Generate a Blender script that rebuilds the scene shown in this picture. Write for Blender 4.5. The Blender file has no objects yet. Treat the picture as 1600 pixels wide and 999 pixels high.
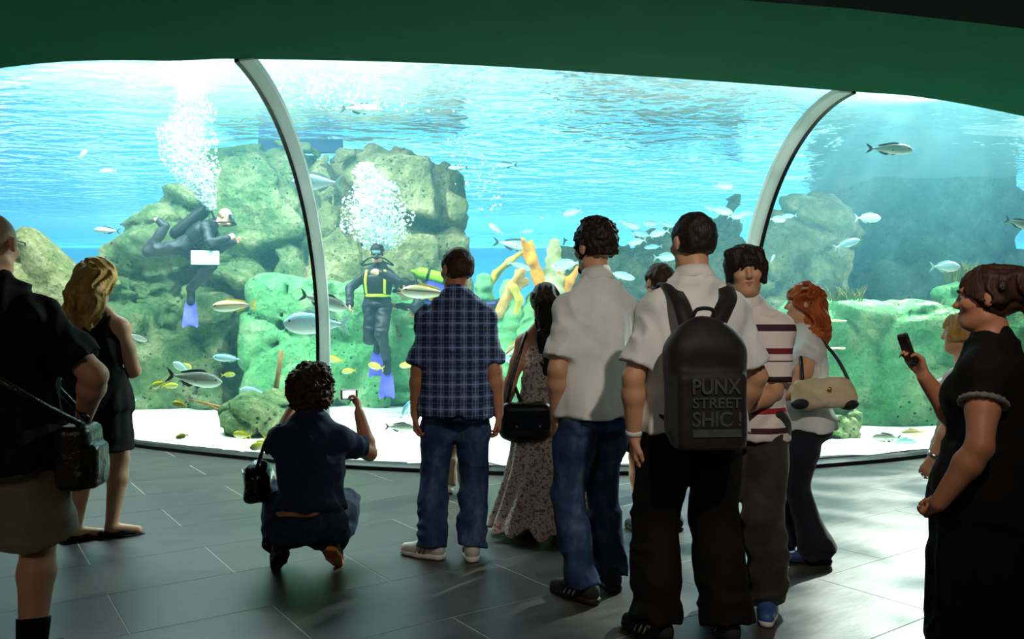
import bpy, bmesh, math, random
import numpy as np
from mathutils import Vector, Matrix
random.seed(7)
SC = bpy.context.scene
COL = SC.collection
FPX = 1244.0; HORIZON = 515.0; CAMH = 1.27

# ---------------------------------------------------------------- camera, world, lights, exposure
cam_data = bpy.data.cameras.new('camera'); cam = bpy.data.objects.new('camera', cam_data); COL.objects.link(cam)
cam.location = (0, 0, CAMH); cam.rotation_euler = (math.pi/2, 0, 0)
cam_data.sensor_width = 36; cam_data.lens = FPX/1600*36
cam_data.shift_y = (HORIZON-499.5)/1600
cam_data.clip_end = 200
SC.camera = cam
SC.view_settings.view_transform = 'Standard'; SC.view_settings.look = 'None'
SC.view_settings.gamma = 1; SC.view_settings.use_curve_mapping = False
SC.view_settings.exposure = 0.0
try:
    SC.cycles.use_denoising = True
    SC.cycles.max_bounces = 8; SC.cycles.diffuse_bounces = 3; SC.cycles.glossy_bounces = 3
    SC.cycles.transparent_max_bounces = 16; SC.cycles.volume_bounces = 0
    SC.cycles.caustics_reflective = False; SC.cycles.caustics_refractive = False
    SC.cycles.sample_clamp_indirect = 4.0
except Exception as e:
    print(e)
world = bpy.data.worlds.new('daylight'); SC.world = world; world.use_nodes = True
_bg = world.node_tree.nodes['Background']
_bg.inputs[0].default_value = (0.80, 0.93, 1.0, 1); _bg.inputs[1].default_value = WORLD_STRENGTH = 3.0

def light(name, kind, loc, target, power, color, **kw):
    d = bpy.data.lights.new(name, kind); o = bpy.data.objects.new(name, d); COL.objects.link(o)
    o.location = loc; d.energy = power; d.color = color
    o.rotation_euler = (Vector(target)-Vector(loc)).to_track_quat('-Z', 'Y').to_euler()
    for k, v in kw.items(): setattr(d, k, v)
    return o
# floodlight over the right end of the tank: shines down through the water and out onto the visitors' floor
light('tank_light', 'SPOT', (6.6, 11.5, 6.4), (2.2, 6.2, 1.0), 18000, (1, .92, .83), spot_size=math.radians(80), spot_blend=.7, shadow_soft_size=.03)
# floodlights over the sand along the front of the tank
light('tank_light', 'AREA', (-3.5, 9.4, 5.6), (-3.2, 12.4, 1.0), 2500, (.92, 1, .96), shape='RECTANGLE', size=5, size_y=1.2)
light('tank_light', 'AREA', (4.5, 9.4, 5.6), (4.5, 11.0, .2), 950, (.95, 1, .92), shape='RECTANGLE', size=5, size_y=1.2)
light('tank_light', 'AREA', (0, 23.0, 7.5), (0, 31, 1.2), 9000, (.75, .93, 1), shape='RECTANGLE', size=30, size_y=1)  # added wash lamp to brighten the back wall; no fixture known there
# ceiling spotlight of the hall just above the camera
light('hall_spotlight', 'SPOT', (.95, .75, 2.93), (.85, 4.0, .95), 210, (1, .86, .74), spot_size=math.radians(58), spot_blend=.9, shadow_soft_size=.06)
light('hall_fill', 'AREA', (-1.5, -1.6, 2.9), (-1.2, 1.2, 0), 28, (1, .84, .7), shape='DISK', size=1.2)  # added weak fill for the visitors' backs, unseen behind the camera

# ---------------------------------------------------------------- helpers
def W(x, y, d):
    "world point seen at pixel x, y of the photograph at distance d"
    return Vector(((x-800)/FPX*d, d, CAMH+(HORIZON-y)/FPX*d))
def srgb(h):
    if isinstance(h, (tuple, list)): return (h[0], h[1], h[2], 1)
    h = h.lstrip('#'); v = [int(h[i:i+2], 16)/255 for i in (0, 2, 4)]
    return tuple((c/12.92 if c <= .04045 else ((c+.055)/1.055)**2.4) for c in v)+(1,)
def tag(o, label=None, cat=None, group=None, kind=None):
    for k, v in (('label', label), ('category', cat), ('group', group), ('kind', kind)):
        if v: o[k] = v
    return o
def empty(name, loc=(0, 0, 0), rz=0, parent=None):
    o = bpy.data.objects.new(name, None); COL.objects.link(o); o.location = loc
    o.rotation_euler = (0, 0, rz); o.empty_display_size = .1; o.parent = parent
    return o
def mesh_np(name, V, F, smooth=True):
    me = bpy.data.meshes.new(name)
    V = np.asarray(V, np.float32); n = len(F)
    if isinstance(F, np.ndarray):
        k = F.shape[1]
        me.vertices.add(len(V)); me.vertices.foreach_set('co', V.ravel())
        me.loops.add(n*k); me.loops.foreach_set('vertex_index', F.astype(np.int32).ravel())
        me.polygons.add(n); me.polygons.foreach_set('loop_start', np.arange(0, n*k, k, dtype=np.int32))
        me.update(calc_edges=True); me.validate()
    else:
        me.from_pydata([tuple(map(float, v)) for v in V], [], [tuple(f) for f in F]); me.update()
    me.polygons.foreach_set('use_smooth', np.full(len(me.polygons), smooth, bool))
    return me
def obj(name, me, m=None, parent=None, loc=None, rot=None):
    o = bpy.data.objects.new(name, me); COL.objects.link(o)
    if m is not None:
        me.materials.clear(); me.materials.append(m)
    if parent is not None: o.parent = parent
    if loc is not None: o.location = loc
    if rot is not None: o.rotation_euler = rot
    return o
def copy_tree(o, parent=None):
    c = o.copy(); COL.objects.link(c); c.parent = parent
    for ch in o.children: copy_tree(ch, c)
    return c

class MB:
    "small polygon mesh builder"
    def __init__(s): s.v = []; s.f = []
    def add(s, V, F):
        b = len(s.v); s.v += [Vector(v) for v in V]; s.f += [tuple(i+b for i in f) for f in F]; return s
    def box(s, c, h, M=None):
        M = M or Matrix.Identity(3)
        V = [Vector(c)+M@Vector((x*h[0], y*h[1], z*h[2])) for x in (-1, 1) for y in (-1, 1) for z in (-1, 1)]
        return s.add(V, [(0, 1, 3, 2), (4, 6, 7, 5), (0, 4, 5, 1), (2, 3, 7, 6), (0, 2, 6, 4), (1, 5, 7, 3)])
    def tube(s, pts, r, n=8, closed=False):
        pts = [Vector(p) for p in pts]; L = len(pts)
        rr = r if isinstance(r, (list, tuple)) else [r]*L
        V = []; F = []; up = Vector((.13, .21, 1)).normalized()
        for i, p in enumerate(pts):
            if closed: t = pts[(i+1) % L]-pts[i-1]
            else: t = pts[min(i+1, L-1)]-pts[max(i-1, 0)]
            t.normalize(); a = t.cross(up)
            if a.length < .05: a = t.cross(Vector((1, 0, 0)))
            a.normalize(); b = t.cross(a)
            for j in range(n):
                w = 2*math.pi*j/n; V.append(p+(a*math.cos(w)+b*math.sin(w))*rr[i])
        for i in range(L if closed else L-1):
            for j in range(n):
                F.append((i*n+j, i*n+(j+1) % n, ((i+1) % L)*n+(j+1) % n, ((i+1) % L)*n+j))
        if not closed:
            F.append(tuple(range(n))[::-1]); F.append(tuple((L-1)*n+j for j in range(n)))
        return s.add(V, F)
    def ball(s, c, r, nu=12, nv=8, M=None):
        r = (r, r, r) if not isinstance(r, (tuple, list)) else r
        M = M or Matrix.Identity(3); V = []; F = []
        for i in range(nv+1):
            a = math.pi*i/nv
            for j in range(nu):
                w = 2*math.pi*j/nu
                V.append(Vector(c)+M@Vector((r[0]*math.sin(a)*math.cos(w), r[1]*math.sin(a)*math.sin(w), r[2]*math.cos(a))))
        for i in range(nv):
            for j in range(nu):
                F.append((i*nu+j, (i+1)*nu+j, (i+1)*nu+(j+1) % nu, i*nu+(j+1) % nu))
        return s.add(V, F)
    def prism(s, poly, z0, z1):
        n = len(poly)
        V = [Vector((p[0], p[1], z0)) for p in poly]+[Vector((p[0], p[1], z1)) for p in poly]
        F = [tuple(range(n))[::-1], tuple(range(n, 2*n))]+[(i, (i+1) % n, n+(i+1) % n, n+i) for i in range(n)]
        return s.add(V, F)
    def build(s, name, m=None, parent=None, smooth=False, **kw):
        me = mesh_np(name, s.v, s.f, smooth)
        return obj(name, me, m, parent, **kw)

# ---------------------------------------------------------------- implicit shapes: smooth unions of tapered forms, meshed as one surface
_LAT = np.random.default_rng(3).random((32, 32, 32)).astype(np.float32)*2-1
def vnoise(P, scale, seed=0):
    q = P*np.asarray(scale, np.float32)+np.float32(seed*7.31+100)
    i = np.floor(q).astype(np.int32); f = q-i; f = f*f*(3-2*f); i &= 31; j = (i+1) & 31
    x0, y0, z0 = i.T; x1, y1, z1 = j.T; fx, fy, fz = f.T
    def l(a, b, t): return a+(b-a)*t
    return l(l(l(_LAT[x0, y0, z0], _LAT[x1, y0, z0], fx), l(_LAT[x0, y1, z0], _LAT[x1, y1, z0], fx), fy),
             l(l(_LAT[x0, y0, z1], _LAT[x1, y0, z1], fx), l(_LAT[x0, y1, z1], _LAT[x1, y1, z1], fx), fy), fz)
def fbm(P, scale, octv=3, seed=0, gain=.5):
    r = 0; a = 1.
    for o in range(octv):
        r = r+a*vnoise(P, np.asarray(scale)*2**o, seed+o); a *= gain
    return r
def cells(P, scale, seed=0):
    "distance to the nearest cell border of a jittered lattice, and a value per cell"
    q = P*np.asarray(scale, np.float32)+np.float32(seed*3.7+60); i = np.floor(q).astype(np.int32)
    d1 = np.full(len(P), 9., np.float32); d2 = d1.copy(); val = np.zeros(len(P), np.float32)
    for a in (-1, 0, 1):
        for b in (-1, 0, 1):
            for c in (-1, 0, 1):
                j = i+np.array((a, b, c), np.int32); w = j & 31
                o = np.stack([_LAT[w[:, 0], w[:, 1], w[:, 2]], _LAT[w[:, 1], w[:, 2], w[:, 0]], _LAT[w[:, 2], w[:, 0], w[:, 1]]], 1)*.42+.5
                d = np.sqrt(((j+o-q)**2).sum(1)); n = d < d1
                d2 = np.where(n, d1, np.minimum(d2, d)); val = np.where(n, o[:, 0]*2-1, val); d1 = np.where(n, d, d1)
    return d2-d1, val
def V3(*a):
    return np.array(a[0] if len(a) == 1 else a, np.float64)
def unit(v):
    v = V3(v); return v/max(np.linalg.norm(v), 1e-9)

class Shape:
    def __init__(s): s.p = []; s.disp = []
    def cone(s, a, b, ra, rb, k=.02, n=None, q=1., op='u', capa=False, capb=False, slab=None):
        a, b = V3(a), V3(b); ab = b-a; L = np.linalg.norm(ab)
        if L < 1e-6: ab = V3(0, 0, 1e-6); L = 1e-6
        if n is not None:
            n = V3(n); n = n-ab*np.dot(n, ab)/L**2; n = unit(n)
        def f(X, Y, Z):
            px, py, pz = X-a[0], Y-a[1], Z-a[2]
            s_ = (px*ab[0]+py*ab[1]+pz*ab[2])/L**2
            t = np.clip(s_, 0, 1)
            vx, vy, vz = px-t*ab[0], py-t*ab[1], pz-t*ab[2]
            if n is not None:
                w = (vx*n[0]+vy*n[1]+vz*n[2])*(1/q-1)
                vx, vy, vz = vx+w*n[0], vy+w*n[1], vz+w*n[2]
            d = np.sqrt(vx*vx+vy*vy+vz*vz)-(ra+(rb-ra)*t)
            if n is not None: d = d*min(1, q)
            if capa: d = np.maximum(d, -s_*L)
            if capb: d = np.maximum(d, (s_-1)*L)
            if slab is not None:
                z = X*slab[0][0]+Y*slab[0][1]+Z*slab[0][2]
                d = np.maximum(d, np.maximum(z-slab[2], slab[1]-z))
            return d
        r = max(ra, rb)*max(1, q)
        s.p.append((f, np.minimum(a, b)-r, np.maximum(a, b)+r, k, op)); return s
    def chain(s, pts, rr, **kw):
        for i in range(len(pts)-1): s.cone(pts[i], pts[i+1], rr[i], rr[i+1], **kw)
        return s
    def ell(s, c, r, R=None, k=.02, op='u'):
        c = V3(c); r = V3(r) if np.ndim(r) else V3(r, r, r); R = np.eye(3) if R is None else np.array(R, float)
        def f(X, Y, Z):
            px, py, pz = X-c[0], Y-c[1], Z-c[2]
            k0 = 0; k1 = 0
            for i in range(3):
                u = px*R[0, i]+py*R[1, i]+pz*R[2, i]
                k0 = k0+(u/r[i])**2; k1 = k1+(u/r[i]**2)**2
            k0 = np.sqrt(k0); return k0*(k0-1)/np.maximum(np.sqrt(k1), 1e-6)
        e = np.abs(R)@r
        s.p.append((f, c-e, c+e, k, op)); return s
    def box(s, c, h, R=None, rnd=.01, k=.02, op='u'):
        c = V3(c); h = V3(h)-rnd; R = np.eye(3) if R is None else np.array(R, float)
        def f(X, Y, Z):
            px, py, pz = X-c[0], Y-c[1], Z-c[2]
            o = 0; m = -1e9
            for i in range(3):
                u = np.abs(px*R[0, i]+py*R[1, i]+pz*R[2, i])-h[i]
                o = o+np.maximum(u, 0)**2; m = np.maximum(m, u)
            return np.sqrt(o)+np.minimum(m, 0)-rnd
        e = np.abs(R)@(h+rnd)
        s.p.append((f, c-e, c+e, k, op)); return s
    def loft(s, p0, ax, side, st, k=.02, op='u', kcap=.01):
        "elliptical tube along ax; st rows: (height, half width, half depth, forward offset)"
        p0 = V3(p0); ax = unit(ax); side = V3(side); side = unit(side-ax*np.dot(side, ax)); fw = np.cross(ax, side)
        st = np.array([tuple(r)+(0,)*(4-len(r)) for r in st], float)
        hh = np.linspace(st[0, 0], st[-1, 0], 64)
        tab = [np.interp(hh, st[:, 0], st[:, j]) for j in (1, 2, 3)]
        ker = np.ones(7)/7
        tab = [np.convolve(np.pad(t, 3, mode='edge'), ker, 'valid') for t in tab]
        lo, hi = st[0, 0], st[-1, 0]
        def f(X, Y, Z):
            px, py, pz = X-p0[0], Y-p0[1], Z-p0[2]
            z = px*ax[0]+py*ax[1]+pz*ax[2]
            rx = np.interp(z, hh, tab[0]); ry = np.interp(z, hh, tab[1]); cy = np.interp(z, hh, tab[2])
            x = px*side[0]+py*side[1]+pz*side[2]; y = px*fw[0]+py*fw[1]+pz*fw[2]-cy
            d = (np.sqrt((x/rx)**2+(y/ry)**2)-1)*np.minimum(rx, ry)
            c = np.maximum(lo-z, z-hi)
            h = np.maximum(kcap-np.abs(d-c), 0)/kcap
            return np.maximum(d, c)+h*h*kcap*.25
        r = np.max(st[:, 1:3])+np.max(np.abs(st[:, 3])); e0 = p0+ax*lo; e1 = p0+ax*hi
        s.p.append((f, np.minimum(e0, e1)-r, np.maximum(e0, e1)+r, k, op)); return s
    def plane(s, p, n, k=.01):
        "cut away everything on the side the normal points to"
        p = V3(p); n = unit(n)
        s.p.append((lambda X, Y, Z: (X-p[0])*n[0]+(Y-p[1])*n[1]+(Z-p[2])*n[2], None, None, k, 'i')); return s
    def noise(s, fn): s.disp.append(fn); return s
    def field(s, h):
        U = [q for q in s.p if q[4] == 'u']
        lo = np.min([q[1] for q in U], axis=0)-4*h-.02; hi = np.max([q[2] for q in U], axis=0)+4*h+.02
        n = np.ceil((hi-lo)/h).astype(int)+1
        D = np.full(n, 1.0, np.float32)
        ax = [(lo[i]+h*np.arange(n[i])).astype(np.float32) for i in range(3)]
        for f, a, b, k, op in s.p:
            if a is None: sl = [slice(0, n[i]) for i in range(3)]
            else:
                pad = k+3*h
                i0 = np.clip(np.floor((a-pad-lo)/h).astype(int), 0, n); i1 = np.clip(np.ceil((b+pad-lo)/h).astype(int)+1, 0, n)
                if np.any(i1 <= i0): continue
                sl = [slice(i0[i], i1[i]) for i in range(3)]
            X = ax[0][sl[0]][:, None, None]; Y = ax[1][sl[1]][None, :, None]; Z = ax[2][sl[2]][None, None, :]
            d = f(X, Y, Z).astype(np.float32); sl = tuple(sl); o = D[sl]
            if op == 'u':
                if k > 0:
                    m = np.maximum(k-np.abs(o-d), 0)/k; D[sl] = np.minimum(o, d)-m*m*k*.25
                else: D[sl] = np.minimum(o, d)
            else:
                e = -d if op == 's' else d
                if k > 0:
                    m = np.maximum(k-np.abs(o-e), 0)/k; D[sl] = np.maximum(o, e)+m*m*k*.25
                else: D[sl] = np.maximum(o, e)
        for fn in s.disp:
            w = np.argwhere(np.abs(D) < max(.05, 4*h))
            P = (lo+w*h).astype(np.float32)
            D[tuple(w.T)] += fn(P).astype(np.float32)
        for i in range(3):   # keep the border outside
            sl = [slice(None)]*3
            for e in (0, -1):
                sl[i] = e; D[tuple(sl)] = np.maximum(D[tuple(sl)], h)
        return D, lo
    def mesh(s, name, h):
        D, lo = s.field(h); S = D < 0
        c = np.zeros(np.array(D.shape)-1, np.int8)
        for i in (0, 1):
            for j in (0, 1):
                for k in (0, 1):
                    c += S[i:S.shape[0]-1+i, j:S.shape[1]-1+j, k:S.shape[2]-1+k]
        act = (c > 0) & (c < 8); idx = np.argwhere(act); m = len(idx)
        vid = np.full(c.shape, -1, np.int32); vid[act] = np.arange(m)
        pos = np.zeros((m, 3), np.float32); cnt = np.zeros((m, 1), np.float32)
        for a in range(3):
            e = np.zeros(3, int); e[a] = 1; o1, o2 = [x for x in range(3) if x != a]
            for u in (0, 1):
                for v in (0, 1):
                    o = np.zeros(3, int); o[o1] = u; o[o2] = v
                    A = D[tuple((idx+o).T)]; B = D[tuple((idx+o+e).T)]
                    mk = (A < 0) != (B < 0)
                    t = np.where(mk, A/np.where(mk, A-B, 1), 0)
                    pos += np.where(mk[:, None], o+t[:, None]*e, 0); cnt += mk[:, None]
        V = lo+h*(idx+pos/np.maximum(cnt, 1))
        Q = []
        for a in range(3):
            b, c2 = (a+1) % 3, (a+2) % 3
            sl0 = [slice(None)]*3; sl1 = [slice(None)]*3
            sl0[a] = slice(0, -1); sl1[a] = slice(1, None)
            for x in (b, c2): sl0[x] = slice(1, -1); sl1[x] = slice(1, -1)
            A = S[tuple(sl0)]; B = S[tuple(sl1)]
            w = np.argwhere(A != B)
            if not len(w): continue
            flip = A[tuple(w.T)]
            w = w.copy(); w[:, b] += 1; w[:, c2] += 1
            def cell(db, dc):
                q = w.copy(); q[:, b] -= db; q[:, c2] -= dc; return vid[tuple(q.T)]
            q = np.stack([cell(1, 1), cell(0, 1), cell(0, 0), cell(1, 0)], 1)
            q[~flip] = q[~flip][:, ::-1]; Q.append(q)
        return mesh_np(name, V, np.concatenate(Q))
    def build(s, name, m, h, parent=None, **kw):
        return obj(name, s.mesh(name, h), m, parent, **kw)

# ---------------------------------------------------------------- materials
def nodes_of(name):
    m = bpy.data.materials.new(name); m.use_nodes = True
    nt = m.node_tree; return m, nt, nt.nodes, nt.links, nt.nodes['Principled BSDF']
def ramp(N, stops):
    r = N.new('ShaderNodeValToRGB'); e = r.color_ramp.elements
    while len(e) < len(stops): e.new(.5)
    for x, (p, c) in zip(e, stops):
        x.position = p; x.color = srgb(c)
    return r
def mat(name, color, rough=.7, var=None, vscale=6., bump=0., bscale=60., metal=0., spec=.4, trans=0., sheen=0., detail=4, stretch=(1, 1, 1), emit=None):
    "plain coloured surface: noise between two colours, fine relief"
    m, nt, N, L, B = nodes_of(name)
    B.inputs['Base Color'].default_value = srgb(color); B.inputs['Roughness'].default_value = rough
    B.inputs['Metallic'].default_value = metal; B.inputs['Specular IOR Level'].default_value = spec
    tc = N.new('ShaderNodeTexCoord'); mp = N.new('ShaderNodeMapping'); mp.inputs['Scale'].default_value = stretch
    L.new(tc.outputs['Object'], mp.inputs[0])
    if var:
        n = N.new('ShaderNodeTexNoise'); n.inputs['Scale'].default_value = vscale; n.inputs['Detail'].default_value = detail
        L.new(mp.outputs[0], n.inputs['Vector'])
        r = ramp(N, [(.3, color), (.7, var)]); L.new(n.outputs[0], r.inputs[0]); L.new(r.outputs[0], B.inputs['Base Color'])
    if bump:
        n2 = N.new('ShaderNodeTexNoise'); n2.inputs['Scale'].default_value = bscale; n2.inputs['Detail'].default_value = 3
        L.new(mp.outputs[0], n2.inputs['Vector'])
        b = N.new('ShaderNodeBump'); b.inputs['Strength'].default_value = bump; b.inputs['Distance'].default_value = .01
        L.new(n2.outputs[0], b.inputs['Height']); L.new(b.outputs[0], B.inputs['Normal'])
    if sheen:
        B.inputs['Sheen Weight'].default_value = sheen
    if trans:
        t = N.new('ShaderNodeBsdfTranslucent'); t.inputs[0].default_value = srgb(color)
        mx = N.new('ShaderNodeMixShader'); mx.inputs[0].default_value = trans
        L.new(B.outputs[0], mx.inputs[1]); L.new(t.outputs[0], mx.inputs[2]); L.new(mx.outputs[0], N['Material Output'].inputs[0])
    if emit:
        B.inputs['Emission Color'].default_value = srgb(color); B.inputs['Emission Strength'].default_value = emit
    return m
M = {}
# ================================================================ the hall: floor, ceiling, walls
# stations of the arched window: plan of its foot and of its upper edge
ST_B = [(-7.6, 11.0), (-4.3, 8.78), (-2.48, 7.75), (-1.76, 7.4), (-.25, 7.02), (1.0, 7.0), (2.08, 7.12), (2.9, 7.4), (4.22, 8.02), (7.2, 9.9)]
ST_T = [(-6.5, 6.6), (-3.39, 5.27), (-2.1, 5.12), (-1.72, 5.09), (-.4, 5.19), (1.1, 5.48), (2.44, 5.78), (3.1, 5.95), (4.15, 6.46), (6.8, 7.9)]
ZV, ZT, ZW = 1.05, 3.0, 4.5       # top of the upright part, soffit, water level
def st(u):
    i = min(int(u), len(ST_B)-2); t = u-i
    # Catmull-Rom through the stations
    def cr(A):
        p = [np.array(A[max(0, min(len(A)-1, j))], float) for j in (i-1, i, i+1, i+2)]
        return .5*((2*p[1])+(-p[0]+p[2])*t+(2*p[0]-5*p[1]+4*p[2]-p[3])*t*t+(-p[0]+3*p[1]-3*p[2]+p[3])*t**3)
    return cr(ST_B), cr(ST_T)
def arch(u, v, off=0.):
    "point on the window: v 0..1 up the upright part, 1..2 over the arc; off pushes it into the tank"
    B, T = st(u); d = (B-T)/np.linalg.norm(B-T)
    if v <= 1: p = B+d*off; return Vector((p[0], p[1], ZV*v))
    a = (v-1)*math.pi/2; p = T+(B-T)*math.cos(a)+d*off*math.cos(a)
    return Vector((p[0], p[1], ZV+(ZT-ZV)*math.sin(a)+off*math.sin(a)))

M['grout'] = mat('grout', '#b4aea4', .8)
m, nt, N, L, B = nodes_of('floor_tile')
tc = N.new('ShaderNodeTexCoord'); oi = N.new('ShaderNodeObjectInfo')
n1 = N.new('ShaderNodeTexNoise'); n1.inputs['Scale'].default_value = 5; n1.inputs['Detail'].default_value = 8
mp = N.new('ShaderNodeMapping'); mp.inputs['Scale'].default_value = (1, 3.5, 1)
ad = N.new('ShaderNodeVectorMath'); ad.operation = 'ADD'
L.new(tc.outputs['Object'], ad.inputs[0]); L.new(oi.outputs['Location'], ad.inputs[1]); L.new(ad.outputs[0], mp.inputs[0]); L.new(mp.outputs[0], n1.inputs['Vector'])
r = ramp(N, [(.3, '#2d2c2c'), (.7, '#423f3c')]); L.new(n1.outputs[0], r.inputs[0]); L.new(r.outputs[0], B.inputs['Base Color'])
rr = N.new('ShaderNodeMapRange'); rr.inputs[3].default_value = .34; rr.inputs[4].default_value = .5; L.new(n1.outputs[0], rr.inputs[0]); L.new(rr.outputs[0], B.inputs['Roughness'])
bp = N.new('ShaderNodeBump'); bp.inputs['Strength'].default_value = .25; bp.inputs['Distance'].default_value = .004; L.new(n1.outputs[0], bp.inputs['Height']); L.new(bp.outputs[0], B.inputs['Normal'])
M['tile'] = m
FA = math.radians(35)
foot = [st(u)[0] for u in np.linspace(0, 9, 60)]
poly = [(p[0], p[1]) for p in foot]+[(7.4, -3.6), (-7.4, -3.6)]
floor = MB().prism([(p[0], p[1]) for p in poly], -.2, -.0012).build('floor', M['grout'])
tag(floor, 'dark grey stone tile floor of the viewing hall', None, kind='structure')
tb = MB()   # one chamfered tile
tx, ty, ch = .6-.002, .3-.002, .0015
Vt = [(-tx, -ty, -.02), (tx, -ty, -.02), (tx, ty, -.02), (-tx, ty, -.02), (-tx, -ty, -ch), (tx, -ty, -ch), (tx, ty, -ch), (-tx, ty, -ch),
      (-tx+ch, -ty+ch, 0), (tx-ch, -ty+ch, 0), (tx-ch, ty-ch, 0), (-tx+ch, ty-ch, 0)]
tb.add(Vt, [(0, 1, 5, 4), (1, 2, 6, 5), (2, 3, 7, 6), (3, 0, 4, 7), (4, 5, 9, 8), (5, 6, 10, 9), (6, 7, 11, 10), (7, 4, 8, 11), (8, 9, 10, 11)])
tile_me = mesh_np('tile', tb.v, tb.f, False); tile_me.materials.append(M['tile'])
fb = np.array(foot)
ca, sa = math.cos(FA), math.sin(FA)
for j in range(-9, 18):
    for i in range(-7, 13):
        a = 1.2*i+(.6 if j % 2 else 0); b = 2.43+.3+.6*j
        x, y = a*ca-b*sa, a*sa+b*ca
        yb = np.interp(x, fb[:, 0], fb[:, 1])
        if not(-6.2 < x < 6.3 and .4 < y < yb+.8): continue
        if abs(x) > .75*y+.9: continue
        o = obj('tile', tile_me, None, floor); o.location = (x, y, 0); o.rotation_euler = (0, 0, FA)

M['ceiling'] = mat('ceiling_paint', '#0d5a3e', .85, '#0b543a', 3, bump=.05, bscale=200, spec=.1)
M['dark_wall'] = mat('dark_wall_paint', '#1c2422', .8)
top = [st(u)[1] for u in np.linspace(0, 9, 80)]
ce = MB().prism([(p[0], p[1]) for p in top]+[(7.4, -3.6), (-7.4, -3.6)], ZT, 5.2).build('ceiling', M['ceiling'])
tag(ce, 'dark green painted soffit above the arched window', kind='structure')
c2 = MB().prism([(.6, 4.03-.06), (1.78, 4.18), (2.88, 4.46), (6.6, 5.6), (6.6, .4), (.6, .4)], 2.955, 3.0).build('trim_1', mat('black_ceiling_paint', '#060707', .9, spec=.05))
tag(c2, 'black lowered ceiling panel at the upper right', kind='structure')
for nm, c, h in (('wall_back', (0, -3.7, 2.5), (7.6, .1, 2.6)), ('wall_left', (-7.3, 3.5, 2.5), (.1, 7.3, 2.6)), ('wall_right', (7.3, 3.0, 2.5), (.1, 6.8, 2.6))):
    tag(MB().box(c, h).build(nm, M['dark_wall']), 'dark painted wall of the viewing hall', kind='structure')

# ================================================================ the arched acrylic window
m, nt, N, L, B = nodes_of('acrylic_pane')
N.remove(B)
tr = N.new('ShaderNodeBsdfTransparent'); tr.inputs[0].default_value = (.95, 1, .985, 1)
gl = N.new('ShaderNodeBsdfGlossy'); gl.inputs['Roughness'].default_value = .03
lw = N.new('ShaderNodeLayerWeight'); lw.inputs[0].default_value = .5
pw = N.new('ShaderNodeMath'); pw.operation = 'POWER'; pw.inputs[1].default_value = 5; L.new(lw.outputs['Facing'], pw.inputs[0])
fr = N.new('ShaderNodeMath'); fr.operation = 'MULTIPLY_ADD'; fr.inputs[1].default_value = .5; fr.inputs[2].default_value = .012; L.new(pw.outputs[0], fr.inputs[0])
mx = N.new('ShaderNodeMixShader'); L.new(fr.outputs[0], mx.inputs[0]); L.new(tr.outputs[0], mx.inputs[1]); L.new(gl.outputs[0], mx.inputs[2])
L.new(mx.outputs[0], N['Material Output'].inputs[0]); M['pane'] = m
M['joint'] = mat('mullion_face', '#e6ece8', .45, trans=.45)
M['gasket'] = mat('black_gasket', '#10130f', .5)
VV = list(np.linspace(0, 1, 3))[:-1]+list(np.linspace(1, 2, 22))
def sheet(u0, u1, n, off0, off1):
    us = np.linspace(u0, u1, n); a = []; F = []
    for off in (off0, off1):
        for u in us:
            for v in VV: a.append(arch(u, v, off))
    k = len(VV); nn = n*k
    for i in range(n-1):
        for j in range(k-1):
            q = (i*k+j, i*k+j+1, (i+1)*k+j+1, (i+1)*k+j)
            F.append(q); F.append(tuple(nn+x for x in q[::-1]))
    ring = [i*k for i in range(n)]+[(n-1)*k+j for j in range(1, k)]+[i*k+k-1 for i in range(n-2, -1, -1)]+[j for j in range(k-2, 0, -1)]
    for x, y in zip(ring, ring[1:]+ring[:1]): F.append((x, y, nn+y, nn+x))
    return MB().add(a, F)
for i, (u0, u1, lb) in enumerate(((0, 3, 'left'), (3, 6, 'middle'), (6, 9, 'right'))):
    w = sheet(u0+.012, u1-.012, 16, 0, .05).build('window_%d' % (i+1), M['pane'], smooth=True)
    tag(w, 'curved clear acrylic pane forming the %s third of the tank window' % lb, kind='structure')
def strip(u, w0, w1, o0, o1, name, m, parent=None):
    "bar that follows the arch at station u, between side offsets w0..w1 and depths o0..o1"
    B_, T_ = st(u); e = st(u+.02)[0]-st(u-.02)[0]; e = e/np.linalg.norm(e); e = Vector((e[0], e[1], 0))
    V = []; F = []
    vv = list(np.linspace(0, 1, 4))[:-1]+list(np.linspace(1, 2, 40))
    for v in vv:
        for (w, o) in ((w0, o0), (w1, o0), (w1, o1), (w0, o1)): V.append(arch(u, v, o)+e*w)
    for i in range(len(vv)-1):
        for j in range(4): F.append((4*i+j, 4*i+(j+1) % 4, 4*i+4+(j+1) % 4, 4*i+4+j))
    F += [(3, 2, 1, 0), tuple(4*(len(vv)-1)+j for j in range(4))]
    return MB().add(V, F).build(name, m, parent)
for n_, u, s_ in ((2, 3, 1), (3, 6, -1)):
    a = strip(u, min(-.03*s_, .075*s_), max(-.03*s_, .075*s_), -.012, .03, 'trim_%d' % n_, M['joint'])
    tag(a, 'pale curved mullion between the %s panes' % ('left and middle' if s_ > 0 else 'middle and right'), kind='structure')
    b = strip(u, min(-.066*s_, -.03*s_), max(-.066*s_, -.03*s_), -.014, .03, 'gasket', M['gasket'], a); b['label'] = 'black rubber gasket'
V = []; F = []
us = np.linspace(0, 9, 70)
for u in us:
    for (o, z) in ((-.07, 0), (-.07, .035), (-.03, .055), (.12, .055), (.12, 0)):
        p = arch(u, 0, o); V.append((p.x, p.y, z))
for i in range(len(us)-1):
    for j in range(5): F.append((5*i+j, 5*i+(j+1) % 5, 5*i+5+(j+1) % 5, 5*i+5+j))
tag(MB().add(V, F).build('trim_4', M['gasket']), 'low black sill along the foot of the tank window', kind='structure')

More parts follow.
